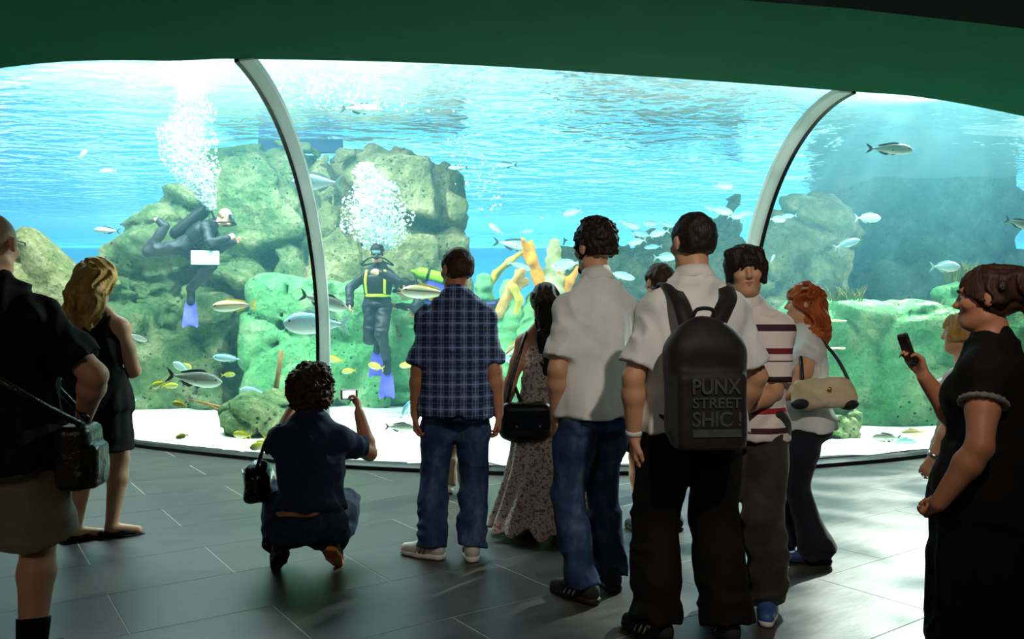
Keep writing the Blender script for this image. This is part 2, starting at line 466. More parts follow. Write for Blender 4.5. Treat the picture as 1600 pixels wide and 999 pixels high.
# ================================================================ the tank: sand, walls, water
m, nt, N, L, B = nodes_of('white_sand')
tc = N.new('ShaderNodeTexCoord'); n1 = N.new('ShaderNodeTexNoise'); n1.inputs['Scale'].default_value = 2.2; n1.inputs['Detail'].default_value = 6
L.new(tc.outputs['Object'], n1.inputs['Vector']); r = ramp(N, [(.35, '#c9d6c4'), (.6, '#f2f4e8')]); L.new(n1.outputs[0], r.inputs[0]); L.new(r.outputs[0], B.inputs['Base Color'])
B.inputs['Roughness'].default_value = .95
n2 = N.new('ShaderNodeTexNoise'); n2.inputs['Scale'].default_value = 14; L.new(tc.outputs['Object'], n2.inputs['Vector'])
bp = N.new('ShaderNodeBump'); bp.inputs['Strength'].default_value = .6; bp.inputs['Distance'].default_value = .04; L.new(n2.outputs[0], bp.inputs['Height']); L.new(bp.outputs[0], B.inputs['Normal'])
M['sand'] = m
def backp(u):
    t = u/9; return np.array((-21+43*t, 31.0))
nu, nv = 110, 80
V = []; F = []
for i in range(nu):
    u = 9*i/(nu-1); a = arch(u, 0, .06); b = backp(u)
    for j in range(nv):
        t = (j/(nv-1))**1.4; V.append((a.x+(b[0]-a.x)*t, a.y+(b[1]-a.y)*t, 0))
V = np.array(V, np.float32)
V[:, 2] = .06+.05*fbm(V, .8, 3, 4)+.02*np.clip(V[:, 1]-8, 0, 8)*.4
for i in range(nu-1):
    for j in range(nv-1): F.append((i*nv+j, (i+1)*nv+j, (i+1)*nv+j+1, i*nv+j+1))
V[:, 2] = np.maximum(V[:, 2], .03)
sand = obj('sand', mesh_np('sand', V, np.array(F)), M['sand']); tag(sand, 'white sand bed on the floor of the tank', 'sand', kind='stuff')
M['tank_wall'] = mat('tank_wall_paint', '#62b4e8', .9, '#70c0f0', .4)
tw = MB(); tw.box((0, 31.4, 2.4), (22.5, .3, 2.9)); tw.box((-21.6, 21, 2.4), (.3, 11, 2.9)); tw.box((22.4, 21, 2.4), (.3, 11, 2.9))
tag(tw.build('wall_front', M['tank_wall']), 'blue painted wall at the back of the tank', kind='structure')

def vol_nodes(N, L):
    vs = N.new('ShaderNodeVolumeScatter'); vs.inputs['Color'].default_value = VSC; vs.inputs['Density'].default_value = .023; vs.inputs['Anisotropy'].default_value = .3
    va = N.new('ShaderNodeVolumeAbsorption'); va.inputs['Color'].default_value = VAC; va.inputs['Density'].default_value = .042
    a = N.new('ShaderNodeAddShader'); L.new(vs.outputs[0], a.inputs[0]); L.new(va.outputs[0], a.inputs[1]); L.new(a.outputs[0], N['Material Output'].inputs['Volume'])
VSC = (.28, .84, 1, 1); VAC = (.2, .84, .93, 1)
m, nt, N, L, B = nodes_of('water_body'); N.remove(B)
tr = N.new('ShaderNodeBsdfTransparent'); L.new(tr.outputs[0], N['Material Output'].inputs[0]); vol_nodes(N, L); M['water'] = m
m, nt, N, L, B = nodes_of('water_surface'); N.remove(B)
tc = N.new('ShaderNodeTexCoord')
def wav(sc, det, strx, dist):
    mp = N.new('ShaderNodeMapping'); mp.inputs['Scale'].default_value = strx; L.new(tc.outputs['Object'], mp.inputs[0])
    n = N.new('ShaderNodeTexNoise'); n.inputs['Scale'].default_value = sc; n.inputs['Detail'].default_value = det; n.inputs['Distortion'].default_value = dist
    L.new(mp.outputs[0], n.inputs['Vector']); return n
w1 = wav(.8, 3, (.8, 1.2, 1), .8); w2 = wav(3.6, 2, (.7, 1.3, 1), .5)
ma = N.new('ShaderNodeMath'); ma.operation = 'MULTIPLY_ADD'; ma.inputs[1].default_value = .35; L.new(w2.outputs[0], ma.inputs[0]); L.new(w1.outputs[0], ma.inputs[2])
bp = N.new('ShaderNodeBump'); bp.inputs['Strength'].default_value = 1; bp.inputs['Distance'].default_value = .13; L.new(ma.outputs[0], bp.inputs['Height'])
gl = N.new('ShaderNodeBsdfGlossy'); gl.inputs['Roughness'].default_value = .04; gl.inputs[0].default_value = (.93, .98, .98, 1); L.new(bp.outputs[0], gl.inputs['Normal'])
tl = N.new('ShaderNodeBsdfTranslucent'); tl.inputs[0].default_value = (.75, .95, 1, 1); L.new(bp.outputs[0], tl.inputs['Normal'])
# caustics painted in the transparent colour: noise bands stand in for ripples focusing light
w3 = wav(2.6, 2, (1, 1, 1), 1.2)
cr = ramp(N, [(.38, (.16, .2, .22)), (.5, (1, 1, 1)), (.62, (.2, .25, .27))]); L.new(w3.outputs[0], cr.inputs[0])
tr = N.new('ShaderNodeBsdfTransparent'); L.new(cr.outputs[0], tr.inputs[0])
lw = N.new('ShaderNodeLayerWeight'); lw.inputs[0].default_value = .5
rp = N.new('ShaderNodeMapRange'); rp.inputs[1].default_value = .35; rp.inputs[2].default_value = .75; L.new(lw.outputs['Facing'], rp.inputs[0])
m1 = N.new('ShaderNodeMixShader'); m1.inputs[0].default_value = .03; L.new(gl.outputs[0], m1.inputs[1]); L.new(tl.outputs[0], m1.inputs[2])
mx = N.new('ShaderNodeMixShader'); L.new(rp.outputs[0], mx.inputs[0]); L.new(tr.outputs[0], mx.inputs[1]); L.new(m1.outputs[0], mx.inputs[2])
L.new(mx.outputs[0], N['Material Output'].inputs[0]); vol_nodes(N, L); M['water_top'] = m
# closed body of water: window side, bed, back, top
us = np.linspace(0, 9, 60); V = []; F = []; mi = []
vv = list(VV); K = len(vv)+3
for u in us:
    for v in vv: V.append(arch(u, v, .055))
    B_, T_ = st(u); b = backp(u)
    V.append((T_[0], T_[1], ZW)); V.append((b[0], b[1], ZW)); V.append((b[0], b[1], .0))
n = len(us)
for i in range(n-1):
    for j in range(K):
        F.append((i*K+j, i*K+(j+1) % K, (i+1)*K+(j+1) % K, (i+1)*K+j)); mi.append(1 if j == K-3 else 0)
F.append(tuple(range(K))[::-1]); mi.append(0); F.append(tuple((n-1)*K+j for j in range(K))); mi.append(0)
me = mesh_np('water', V, F, False); me.materials.append(M['water']); me.materials.append(M['water_top'])
bm = bmesh.new(); bm.from_mesh(me)
bmesh.ops.recalc_face_normals(bm, faces=bm.faces); bm.to_mesh(me); bm.free()
me.polygons.foreach_set('material_index', mi)
wat = obj('water', me); tag(wat, 'clear blue-green water filling the tank behind the window', 'water', kind='stuff')
# ================================================================ rocks in the tank
def rock_mat(name, c1, c2, c3, sc=1.6):
    m, nt, N, L, B = nodes_of(name)
    tc = N.new('ShaderNodeTexCoord')
    n = N.new('ShaderNodeTexNoise'); n.inputs['Scale'].default_value = sc; n.inputs['Detail'].default_value = 9; n.inputs['Roughness'].default_value = .72
    L.new(tc.outputs['Object'], n.inputs['Vector'])
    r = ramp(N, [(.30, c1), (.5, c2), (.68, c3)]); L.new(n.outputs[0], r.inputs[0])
    v = N.new('ShaderNodeTexVoronoi'); v.inputs['Scale'].default_value = 11; v.feature = 'F1'; L.new(tc.outputs['Object'], v.inputs['Vector'])
    n3 = N.new('ShaderNodeTexNoise'); n3.inputs['Scale'].default_value = .9; n3.inputs['Detail'].default_value = 2; L.new(tc.outputs['Object'], n3.inputs['Vector'])
    mk = N.new('ShaderNodeMath'); mk.operation = 'LESS_THAN'; mk.inputs[1].default_value = .20; L.new(v.outputs['Distance'], mk.inputs[0])
    mk2 = N.new('ShaderNodeMapRange'); mk2.inputs[1].default_value = .5; mk2.inputs[2].default_value = .58; L.new(n3.outputs[0], mk2.inputs[0])
    mu = N.new('ShaderNodeMath'); mu.operation = 'MULTIPLY'; L.new(mk.outputs[0], mu.inputs[0]); L.new(mk2.outputs[0], mu.inputs[1])
    mx = N.new('ShaderNodeMix'); mx.data_type = 'RGBA'; L.new(mu.outputs[0], mx.inputs[0]); L.new(r.outputs[0], mx.inputs[6]); mx.inputs[7].default_value = srgb('#2f5a44')
    L.new(mx.outputs[2], B.inputs['Base Color']); B.inputs['Roughness'].default_value = .9; B.inputs['Specular IOR Level'].default_value = .15
    b = N.new('ShaderNodeBump'); b.inputs['Strength'].default_value = 1; b.inputs['Distance'].default_value = .3; L.new(n.outputs[0], b.inputs['Height'])
    b2 = N.new('ShaderNodeBump'); b2.inputs['Strength'].default_value = .8; b2.inputs['Distance'].default_value = .05; L.new(v.outputs['Distance'], b2.inputs['Height']); L.new(b.outputs[0], b2.inputs['Normal'])
    L.new(b2.outputs[0], B.inputs['Normal']); return m
M['rock_green'] = rock_mat('algae_rock', '#3a5f44', '#76925c', '#c4bf90')
M['rock_brown'] = rock_mat('tan_rock', '#4a5a40', '#8f8f60', '#d2c49a')
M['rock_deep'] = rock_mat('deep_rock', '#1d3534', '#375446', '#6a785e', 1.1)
M['rock_bank'] = rock_mat('green_bank_rock', '#4f9a5c', '#74b878', '#c8d8a4', 1.5)
def rock(label, parts, m, h=.06, amp=.16, freq=.9, seed=0, cracks=(), k=.18, name='boulder', group=None, blk=.75):
    """parts: (px, py, distance, width px, height px, depth m, turn deg, 'b' or 'e') as seen in the photograph; set at that distance"""
    s = Shape(); base = None
    for (px, py, D, w, hgt, dep, rz, kind) in parts:
        c = W(px, py, D); sx, sz = w/FPX*D/2, hgt/FPX*D/2
        if base is None: base = Vector((c.x, c.y, 0))
        a = math.radians(rz); R = np.array([[math.cos(a), -math.sin(a), 0], [math.sin(a), math.cos(a), 0], [0, 0, 1]])
        p = V3(c-base)
        if kind == 'b': s.box(p, (sx, dep/2, sz), R, rnd=min(.22, sx*.45, sz*.45), k=k)
        else: s.ell(p, (sx, dep/2, sz), R, k=k)
    for (px, py, D, w, hgt, dep, tilt) in cracks:
        c = V3(W(px, py, D)-base); a = math.radians(tilt)
        R = np.array([[math.cos(a), 0, -math.sin(a)], [0, 1, 0], [math.sin(a), 0, math.cos(a)]])
        s.box(c, (w/FPX*D/2, dep/2, hgt/FPX*D/2), R, rnd=.01, k=.05, op='s')
    b = V3(base)
    def dsp(P):
        Q = P+b.astype(np.float32)
        n = fbm(Q, (freq, freq, freq*1.2), 5, seed, .55)
        Q2 = Q+.18*np.stack([vnoise(Q, 1.3, seed+3), vnoise(Q, 1.3, seed+4), vnoise(Q, 1.3, seed+5)], 1)/freq
        e, v = cells(Q2, (freq*blk, freq*blk, freq*blk*1.3), seed)
        e2, v2 = cells(Q2, (freq*blk*2.6,)*3, seed+2)
        return -amp*.75*n-amp*.7*v-amp*.25*v2+amp*1.1*np.clip(1-e*7, 0, 1)+amp*.35*np.clip(1-e2*6, 0, 1)
    s.noise(dsp)
    s.plane((0, 0, -.05), (0, 0, -1), k=0)
    o = s.build(name, m, h, loc=base)
    tag(o, label, 'rock', group); return o
rock('tall square-topped rock column rising behind the left mullion', [(425, 432, 13.8, 175, 385, 2.2, 6, 'b'), (372, 300, 13.6, 80, 110, 1.6, -8, 'b')], M['rock_green'], seed=1, amp=.14,
     cracks=[(482, 400, 12.7, 12, 330, 1.0, 4), (400, 470, 12.7, 4, 130, .9, -10)], name='rock_column')
rock('big sunlit cliff with a ledge behind the bubbles of the upright diver', [(612, 440, 13.6, 215, 380, 2.2, -4, 'b'), (600, 262, 13.4, 150, 60, 1.9, 6, 'e'), (690, 400, 13.2, 80, 180, 1.4, 14, 'b'), (640, 290, 13.2, 130, 70, 1.5, -6, 'e')], M['rock_brown'], seed=2, amp=.13,
     cracks=[(690, 355, 12.5, 90, 4, .9, -8), (690, 320, 12.5, 4, 150, .9, 6), (536, 330, 12.5, 6, 210, 1.0, 12), (585, 330, 12.5, 70, 4, .8, -4)], name='cliff')
rock('rounded boulder pile beneath the kneeling diver on the left', [(262, 375, 12.9, 165, 120, 1.8, 10, 'e'), (305, 318, 13.2, 90, 60, 1.4, 0, 'e'), (270, 545, 12.8, 210, 190, 1.8, 4, 'b'), (330, 470, 12.4, 130, 90, 1.5, -6, 'b'), (215, 460, 12.5, 90, 70, 1.4, 0, 'e'), (230, 440, 13.0, 130, 150, 1.2, 5, 'b')],
     M['rock_green'], seed=3, amp=.2, freq=1.1, k=.1, cracks=[(270, 445, 12.0, 170, 6, .8, 3), (262, 520, 12.0, 6, 130, .8, 5)])
rock('front slab of green rock crossed by the left mullion', [(455, 540, 12.1, 120, 215, 1.1, -6, 'b'), (545, 550, 12.4, 130, 220, 1.1, 8, 'b')], M['rock_bank'], seed=4, amp=.1,
     cracks=[(435, 500, 11.5, 5, 150, .5, -12), (515, 560, 11.7, 6, 220, .8, 2)], name='rock_slab')
rock('low green rock wall behind the legs of the upright diver', [(650, 545, 13.0, 260, 170, 1.5, 3, 'b'), (770, 570, 13.2, 160, 140, 1.4, 0, 'b')], M['rock_bank'], seed=5, amp=.12, name='rock_wall')
rock('mossy stone mound on the sand in front of the left mullion', [(408, 652, 9.4, 120, 85, 1.0, 0, 'e'), (440, 665, 9.5, 70, 60, .8, 0, 'e')], M['rock_green'], h=.035, seed=6, amp=.09, freq=2.4, k=.06, name='stone_mound')
rock('grey-brown dome of rock beside the bald man', [(52, 470, 10.6, 110, 225, 1.3, 0, 'e'), (75, 590, 10.8, 150, 170, 1.2, 0, 'b')], M['rock_brown'], seed=7, amp=.12)
rock('hazy blue reef mass behind the tall visitors in the middle', [(945, 485, 16.5, 150, 200, 2.0, 0, 'b'), (1010, 470, 17, 130, 220, 2.0, 0, 'e'), (1095, 480, 16.4, 170, 210, 2.0, 4, 'b'), (1142, 345, 16.8, 48, 80, .8, 0, 'e'), (905, 500, 16, 80, 170, 1.4, 0, 'e')], M['rock_brown'], h=.085, seed=8, amp=.3, freq=1.2, k=.1, name='reef')
rock('ridge of broken rock right of the right mullion', [(1255, 470, 14.6, 130, 270, 2, 0, 'b'), (1300, 440, 14.0, 50, 190, 1.0, 8, 'b'), (1210, 480, 14.4, 80, 200, 1.5, 0, 'b'), (1285, 335, 14.4, 80, 70, 1.2, 0, 'e')], M['rock_brown'], seed=9, amp=.22, k=.1,
     cracks=[(1262, 440, 13.5, 5, 180, .8, 14), (1240, 455, 13.5, 150, 5, .8, -6)], name='rock_ridge')
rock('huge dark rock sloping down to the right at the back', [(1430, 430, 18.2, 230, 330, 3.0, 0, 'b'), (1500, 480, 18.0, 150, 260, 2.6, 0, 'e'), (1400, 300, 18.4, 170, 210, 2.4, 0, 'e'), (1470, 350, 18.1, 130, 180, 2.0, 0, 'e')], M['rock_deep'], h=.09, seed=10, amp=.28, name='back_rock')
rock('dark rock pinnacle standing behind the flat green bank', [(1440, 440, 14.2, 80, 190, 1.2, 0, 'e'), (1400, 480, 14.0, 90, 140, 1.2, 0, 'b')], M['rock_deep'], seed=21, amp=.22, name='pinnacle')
rock('flat-topped bright green bank behind the red-haired girl', [(1370, 575, 10.6, 285, 205, 1.5, -2, 'b'), (1400, 487, 10.5, 110, 40, 1.1, 0, 'e')], M['rock_bank'], seed=11, amp=.08, h=.05, name='rock_bank')
rock('tall green boulder behind the woman in black on the right', [(1555, 550, 10.4, 150, 240, 1.4, 0, 'b'), (1545, 440, 10.5, 90, 60, .9, 0, 'e')], M['rock_bank'], seed=12, amp=.1, h=.055)
rock('small cone of rough rock beneath the cream handbag', [(1302, 650, 9.3, 95, 90, .8, 0, 'e'), (1280, 668, 9.25, 95, 60, .8, 0, 'e')], M['rock_green'], h=.035, seed=13, amp=.09, freq=2.6, k=.06, name='stone_mound')
# sponges and corals in the middle
M['sponge'] = mat('green_sponge', '#4f8f62', .9, '#86b878', 6, bump=.8, bscale=26)
M['sponge_tan'] = mat('tan_sponge', '#9a9a62', .9, '#cfc49a', 7, bump=.8, bscale=24)
M['coral_orange'] = mat('orange_coral', '#d8700c', .8, '#f0a830', 8, bump=.5, bscale=30)
M['coral_yellow'] = mat('yellow_coral', '#a8902a', .8, '#d8c05a', 8, bump=.5, bscale=30)
def coral(label, D, pts, m, name='coral', seed=0, amp=.03, group=None, ring=0.):
    s = Shape(); base = W(pts[0][0][0], pts[0][0][1], D)
    for ch in pts:
        P = [V3(W(x, y, D+(0 if i == 0 else .12*math.sin(i*2+seed)))-base) for i, (x, y, r) in enumerate(ch)]
        s.chain(P, [r/FPX*D for (x, y, r) in ch], k=.05)
    s.noise(lambda P: -amp*fbm(P, 5., 3, seed)-(ring*np.sin(P[:, 2]*38) if ring else 0))
    return tag(s.build(name, m, .035, loc=base), label, 'coral', group)
coral('green ridged sponge tower left of the dark-haired woman', 11.6, [[(757, 560, 20), (757, 500, 20), (756, 440, 14)]], M['sponge'], 'sponge', 1, ring=.012)
coral('leaning green sponge tower with a tan rim', 11.2, [[(800, 570, 26), (800, 500, 22), (795, 450, 14)]], M['sponge'], 'sponge', 2, ring=.012)
coral('pale sponge spike beside the large silver fish', 12.6, [[(862, 590, 22), (864, 480, 20), (866, 385, 11)]], M['sponge_tan'], 'sponge', 3, ring=.014)
coral('squat green sponge right behind the dark-haired woman', 11.0, [[(835, 600, 32), (838, 520, 28), (842, 470, 20)]], M['sponge'], 'sponge', 4, ring=.012)
coral('bright orange forked coral branch standing tallest', 11.4, [[(850, 480, 7), (840, 430, 10), (826, 398, 9), (816, 372, 4)], [(832, 410, 8), (828, 385, 7), (830, 376, 3)]], M['coral_orange'], 'coral', 5, .012)
coral('yellow coral branch leaning out to the right', 11.5, [[(762, 450, 6), (775, 428, 7), (795, 410, 6), (815, 395, 3)]], M['coral_yellow'], 'coral', 6, .012)
coral('brown orange coral stubs in front of the sponges', 11.0, [[(780, 490, 9), (800, 450, 9), (815, 425, 7)], [(800, 450, 8), (822, 440, 6)], [(806, 450, 6), (808, 425, 6)]], mat('brown_coral', '#a8763a', .8, '#c9a468', 8, bump=.5), 'coral', 7, .015)
coral('curled cream coral ridge below the orange branch', 10.8, [[(806, 490, 5), (812, 470, 6), (803, 450, 6), (796, 442, 4)]], M['coral_yellow'], 'coral', 8, .01)
coral('branch of tan stick coral in the reef right of the tall spike', 12.6, [[(880, 470, 7), (890, 440, 7), (903, 420, 5)], [(888, 445, 6), (872, 425, 4)]], M['coral_orange'], 'coral', 9, .01)
# driftwood, stake, marker sticks
M['wood'] = mat('driftwood', '#a07a3c', .8, '#6f5226', 9, bump=.6)
dw = Shape(); b0 = W(300, 622, 9.3)
dw.chain([V3(W(x, y, 9.3)-b0) for x, y in ((288, 622), (325, 632), (360, 640), (395, 638), (440, 630))], [.012, .02, .024, .02, .012], k=.01)
dw.chain([V3(W(x, y, 9.25)-b0) for x, y in ((325, 632), (352, 648), (380, 652), (425, 645))], [.016, .018, .018, .01], k=.01)
tag(dw.build('driftwood', M['wood'], .02, loc=b0), 'brown forked driftwood branch lying over the sand', 'branch')
sk = MB(); sk.tube([W(430, 615, 9.6), W(434, 590, 9.6), W(440, 548, 9.6)], [.035, .03, .028]); sk.build('stake', M['wood'], smooth=True)
tag(bpy.data.objects['stake'], 'short tan stake standing against the front slab', 'stake')
M['stick'] = mat('pale_stick', '#e8dcb0', .7)
for (x0, x1, y) in ((1288, 1322, 502), (1294, 1320, 545)):
    o = MB().tube([W(x0, y, 9.55), W((x0+x1)/2, y-.6, 9.52), W(x1, y, 9.55)], .012).build('rod', M['stick'])
    tag(o, ('upper' if y < 520 else 'lower')+' of two short pale rods on the green bank', 'rod', 'rods on the green bank')
M['panel'] = mat('navy_panel', '#1f3f86', .6, '#2a4f96', 3)
tag(MB().box(W(470, 229, 13.4), (.70, .05, .11)).build('submerged_board', M['panel']), 'dark blue board at the waterline above the rock column', 'board')
# plants on the bank
def tuft(x, y, D, w, n, hgt, m, label, seed):
    rnd = random.Random(seed); mb = MB(); b = W(x, y, D); k = w/FPX*D/2
    for i in range(n):
        ox = rnd.uniform(-k, k); oy = rnd.uniform(-.12, .12); lean = rnd.uniform(-.12, .12)+ox*.25; hh = hgt*rnd.uniform(.5, 1)
        p = [Vector((ox, oy, -.05)), Vector((ox+lean*.4, oy, hh*.5)), Vector((ox+lean, oy+rnd.uniform(-.05, .05), hh))]
        mb.tube(p, [.010, .008, .002], 4)
    tag(mb.build('water_plant', m, loc=b), label, 'plant')
M['weed'] = mat('brown_weed', '#5a5a2a', .9, '#6f7a3a', 9); M['weed2'] = mat('red_weed', '#5f4526', .9, '#7a6a36', 9)
tuft(1320, 470, 10.2, 40, 60, .2, M['weed'], 'tuft of brown weed at the left end of the bank', 1)
tuft(1440, 492, 10.3, 60, 110, .2, M['weed2'], 'wide low tuft of reddish weed in the dip of the bank', 2)
tuft(1500, 434, 10.2, 34, 60, .24, M['weed'], 'pale weed sprouting above the woman in black', 3)
# ================================================================ human figures
def rotz2(v, a):
    c, s = math.cos(a), math.sin(a); return V3(v[0]*c-v[1]*s, v[0]*s+v[1]*c, v[2])
def rot_axis(v, ax, a):
    v, ax = V3(v), unit(ax); return v*math.cos(a)+np.cross(ax, v)*math.sin(a)+ax*np.dot(ax, v)*(1-math.cos(a))
def two_bone(a, c, l1, l2, pole):
    a, c = V3(a), V3(c); d = c-a; L = np.linalg.norm(d)
    if L > .995*(l1+l2): c = a+d/L*.995*(l1+l2); d = c-a; L = np.linalg.norm(d)
    t = (l1*l1-l2*l2+L*L)/(2*L); hh = math.sqrt(max(l1*l1-t*t, 0)); n = unit(d)
    p = V3(pole); p = p-n*np.dot(p, n); p = unit(p)
    return a+n*t+p*hh, c
class Fig:
    """joints of a figure in its own frame: x right, y forward, z up, feet at z = 0"""
    def __init__(s, H, build=1., sex='m', pelvis=None, lean=0., tilt=0., twist=0., feet=None, hands=None, elbows=None, knees=None,
                 head=(0, 0, 0), handdir=None, palm=None, curl=(.35, .35), footz=(0, 0), footpitch=(0, 0), head_fwd=.0):
        s.H = H; s.b = build; s.sex = sex; k = H/1.75; s.k = k
        s.P = V3(pelvis if pelvis is not None else (0, 0, .525*H))
        u = V3(0, 0, 1); r = V3(1, 0, 0)
        u = rot_axis(u, (1, 0, 0), -lean); u = rot_axis(u, (0, 1, 0), tilt); r = rot_axis(r, (0, 1, 0), tilt)
        s.u = u; s.r0 = unit(r-u*np.dot(r, u)); s.r = rot_axis(s.r0, u, twist); s.f = np.cross(u, s.r)
        s.f0 = np.cross(u, s.r0)
        sw = (.086 if sex == 'm' else .082)*H*(.5+.5*build)
        s.sh = [s.P+u*.243*H+s.r*sw*e for e in (-1, 1)]
        s.neck = s.P+u*.318*H
        s.hc = s.P+u*.408*H+s.f*(.012*H+head_fwd)
        yw, pt, rl = head
        s.hu = rot_axis(unit(u*.35+V3(0, 0, 1)*.65), (1, 0, 0), 0); hf = unit(s.f-s.hu*np.dot(s.f, s.hu)); hf = rot_axis(hf, s.hu, yw); hr = np.cross(hf, s.hu)
        hf = rot_axis(hf, hr, pt); s.hu = rot_axis(s.hu, hr, pt); s.hu = rot_axis(s.hu, hf, rl)
        s.hf = hf; s.hr = np.cross(hf, s.hu)
        hw = .052*H
        s.hip = [s.P-u*.012*H+s.r0*hw*e for e in (-1, 1)]
        feet = feet or ((-.10, 0, 10), (.10, 0, -10)); knees = knees or ((-.1, 1, 0), (.1, 1, 0))
        s.foot = []; s.knee = []; s.ank = []
        for i in (0, 1):
            a = V3(feet[i][0], feet[i][1], .046*H+footz[i])
            kn, an = two_bone(s.hip[i], a, .245*H, .238*H, knees[i]); s.knee.append(kn); s.ank.append(an)
            s.foot.append((an, math.radians(feet[i][2]), footpitch[i]))
        s.elb = []; s.wri = []; s.hdir = []; s.hn = []; s.ht = []; s.curl = curl
        for i, e in ((0, -1), (1, 1)):
            t = hands[i] if hands and hands[i] is not None else s.sh[i]+s.r*e*.040*H+s.f*.03*H-u*.300*H
            pole = elbows[i] if elbows and elbows[i] is not None else (-s.f*1.+s.r*e*.5)
            el, w = two_bone(s.sh[i], t, .166*H, .142*H, pole); s.elb.append(el); s.wri.append(w)
            d = unit(w-el) if not(handdir and handdir[i] is not None) else unit(handdir[i])
            n = -s.r*e if not(palm and palm[i] is not None) else V3(palm[i])
            n = unit(n-d*np.dot(n, d)); s.hdir.append(d); s.hn.append(n); s.ht.append(np.cross(d, n)*(-e) if False else np.cross(n, d)*e)
    # --- skin
    def st_torso(s, inf=0., lo=-.05, hi=.30):
        b = s.b; H = s.H
        if s.sex == 'm': T = [(-.06, .086, .074), (0, .097, .072), (.08, .083, .062), (.18, .094, .068), (.235, .086, .062), (.27, .060, .050), (.31, .040, .036)]
        else: T = [(-.06, .092, .078), (0, .100, .076), (.085, .074, .056), (.18, .085, .062), (.235, .080, .054), (.27, .056, .044), (.31, .036, .032)]
        out = []
        for (h, x, y) in T:
            if h < lo-.001 or h > hi+.001: continue
            bb = b if h < .24 else (b+1)/2
            out.append((h*H, x*H*bb+inf, y*H*bb*(1+(b-1)*.5)+inf))
        return out
    def skin(s, face=True, hide_legs=False):
        S = Shape(); H, b, k = s.H, s.b, s.k
        S.loft(s.P, s.u, s.r, s.st_torso(), k=.03, kcap=.03)
        for i in (0, 1):
            S.cone(s.sh[i], s.P+s.u*.245*H, .034*H*b, .040*H, k=.03)
            S.cone(s.sh[i]-s.u*.0*H, s.neck+s.u*.012*H, .026*H, .026*H, k=.03)
            ab = .5+.5*b
            S.chain([s.sh[i], s.sh[i]*.5+s.elb[i]*.5, s.elb[i]], [.031*H*ab, .029*H*ab, .0235*H*ab], k=.02)
            S.chain([s.elb[i], s.elb[i]*.72+s.wri[i]*.28, s.wri[i]], [.0235*H*ab, .0255*H*ab, .0165*H*ab], k=.02)
            if not hide_legs:
                S.chain([s.hip[i], s.hip[i]*.6+s.knee[i]*.4, s.knee[i]], [.044*H*b, .043*H*b, .031*H*ab], k=.03)
                cf = s.knee[i]*.7+s.ank[i]*.3; back = unit(np.cross(s.knee[i]-s.ank[i], s.r0))
                S.chain([s.knee[i], cf, s.ank[i]], [.031*H*ab, .034*H*ab, .0205*H*ab], k=.02)
                an, yw, pt = s.foot[i]; fx, fy, fz = s.footframe(i)
                S.cone(an-fz*.012*H, an+fy*.085*H-fz*.03*H, .022*H, .017*H, k=.02)
            s.hand(S, i)
        S.cone(s.neck-s.u*.02*H, s.hc-s.hu*.04*H-s.hf*.008*H, (.034 if s.sex == 'm' else .029)*H*(.6+.4*b), (.032 if s.sex == 'm' else .027)*H, k=.03)
        s.head(S); return S
    def hp(s, x, y, z): return s.hc+(s.hr*x+s.hf*y+s.hu*z)*s.k
    def HR(s): return np.stack([s.hr, s.hf, s.hu], 1)
    def head(s, S):
        k = s.k; R = s.HR(); p = s.hp; fe = s.sex == 'f'
        S.ell(p(0, -.014, .022), V3(.076, .094, .090)*k, R, k=.01)
        S.ell(p(0, .026, -.045), V3(.057 if not fe else .054, .062, .072)*k, R, k=.03)
        S.ell(p(0, .066, -.094), V3(.024, .022, .020)*k, R, k=.03)
        S.cone(p(-.03, .074, .026), p(.03, .074, .026), .014*k, .014*k, k=.02)
        for e in (-1, 1):
            S.ell(p(.043*e, .062, -.022), V3(.02, .022, .018)*k, R, k=.025)
            S.cone(p(.05*e, .0, -.075), p(.02*e, .06, -.098), .016*k, .014*k, k=.03)
            S.ell(p(.031*e, .098, .006), V3(.018, .016, .011)*k, R, k=.012, op='s')
            S.ell(p(.084*e, -.012, -.008), V3(.010, .019, .032)*k, R, k=.006)
        S.cone(p(0, .084, .012), p(0, .106, -.026), .0075*k, .0115*k, k=.012)
        S.cone(p(-.009, .096, -.03), p(.009, .096, -.03), .008*k, .008*k, k=.008)
        S.cone(p(-.018, .083, -.056), p(.018, .083, -.056), .0065*k, .0065*k, k=.008)
        S.cone(p(-.015, .081, -.067), p(.015, .081, -.067), .007*k, .007*k, k=.008)
    def hand(s, S, i):
        k = s.k; w = s.wri[i]; d = s.hdir[i]; n = s.hn[i]; t = s.ht[i]; c = s.curl[i]
        off = (.031, .0105, -.0105, -.030); L = (.072, .080, .074, .058)
        kn = [w+(d*(.088-.004*abs(j-1))+t*o)*k for j, o in enumerate(off)]
        for j in range(4):
            S.cone(w+(d*.008+t*off[j]*.45)*k, kn[j], .0145*k, .0115*k, k=.012)
            a = c*.9; p0 = kn[j]
            for q, (ln, r0, r1) in enumerate(((.46, .0095, .0088), (.31, .0088, .008), (.23, .008, .0068))):
                dd = d*math.cos(a)+n*math.sin(a); sp = t*off[j]*.5
                p1 = p0+(unit(dd+sp)*L[j]*ln)*k
                S.cone(p0, p1, r0*k, r1*k, k=.004); p0 = p1; a += c*1.1+.1
        b0 = w+(d*.022+t*.024)*k; b1 = w+(d*.055+t*(.050-.012*c)+n*.014)*k; b2 = b1+(d*.030+t*.006*(1-c*2)+n*.014*c*1.5)*k; b3 = b2+(d*.022-t*.012*c+n*.012*c)*k
        S.cone(b0, b1, .0145*k, .0115*k, k=.012); S.cone(b1, b2, .0112*k, .0098*k, k=.004); S.cone(b2, b3, .0098*k, .008*k, k=.004)
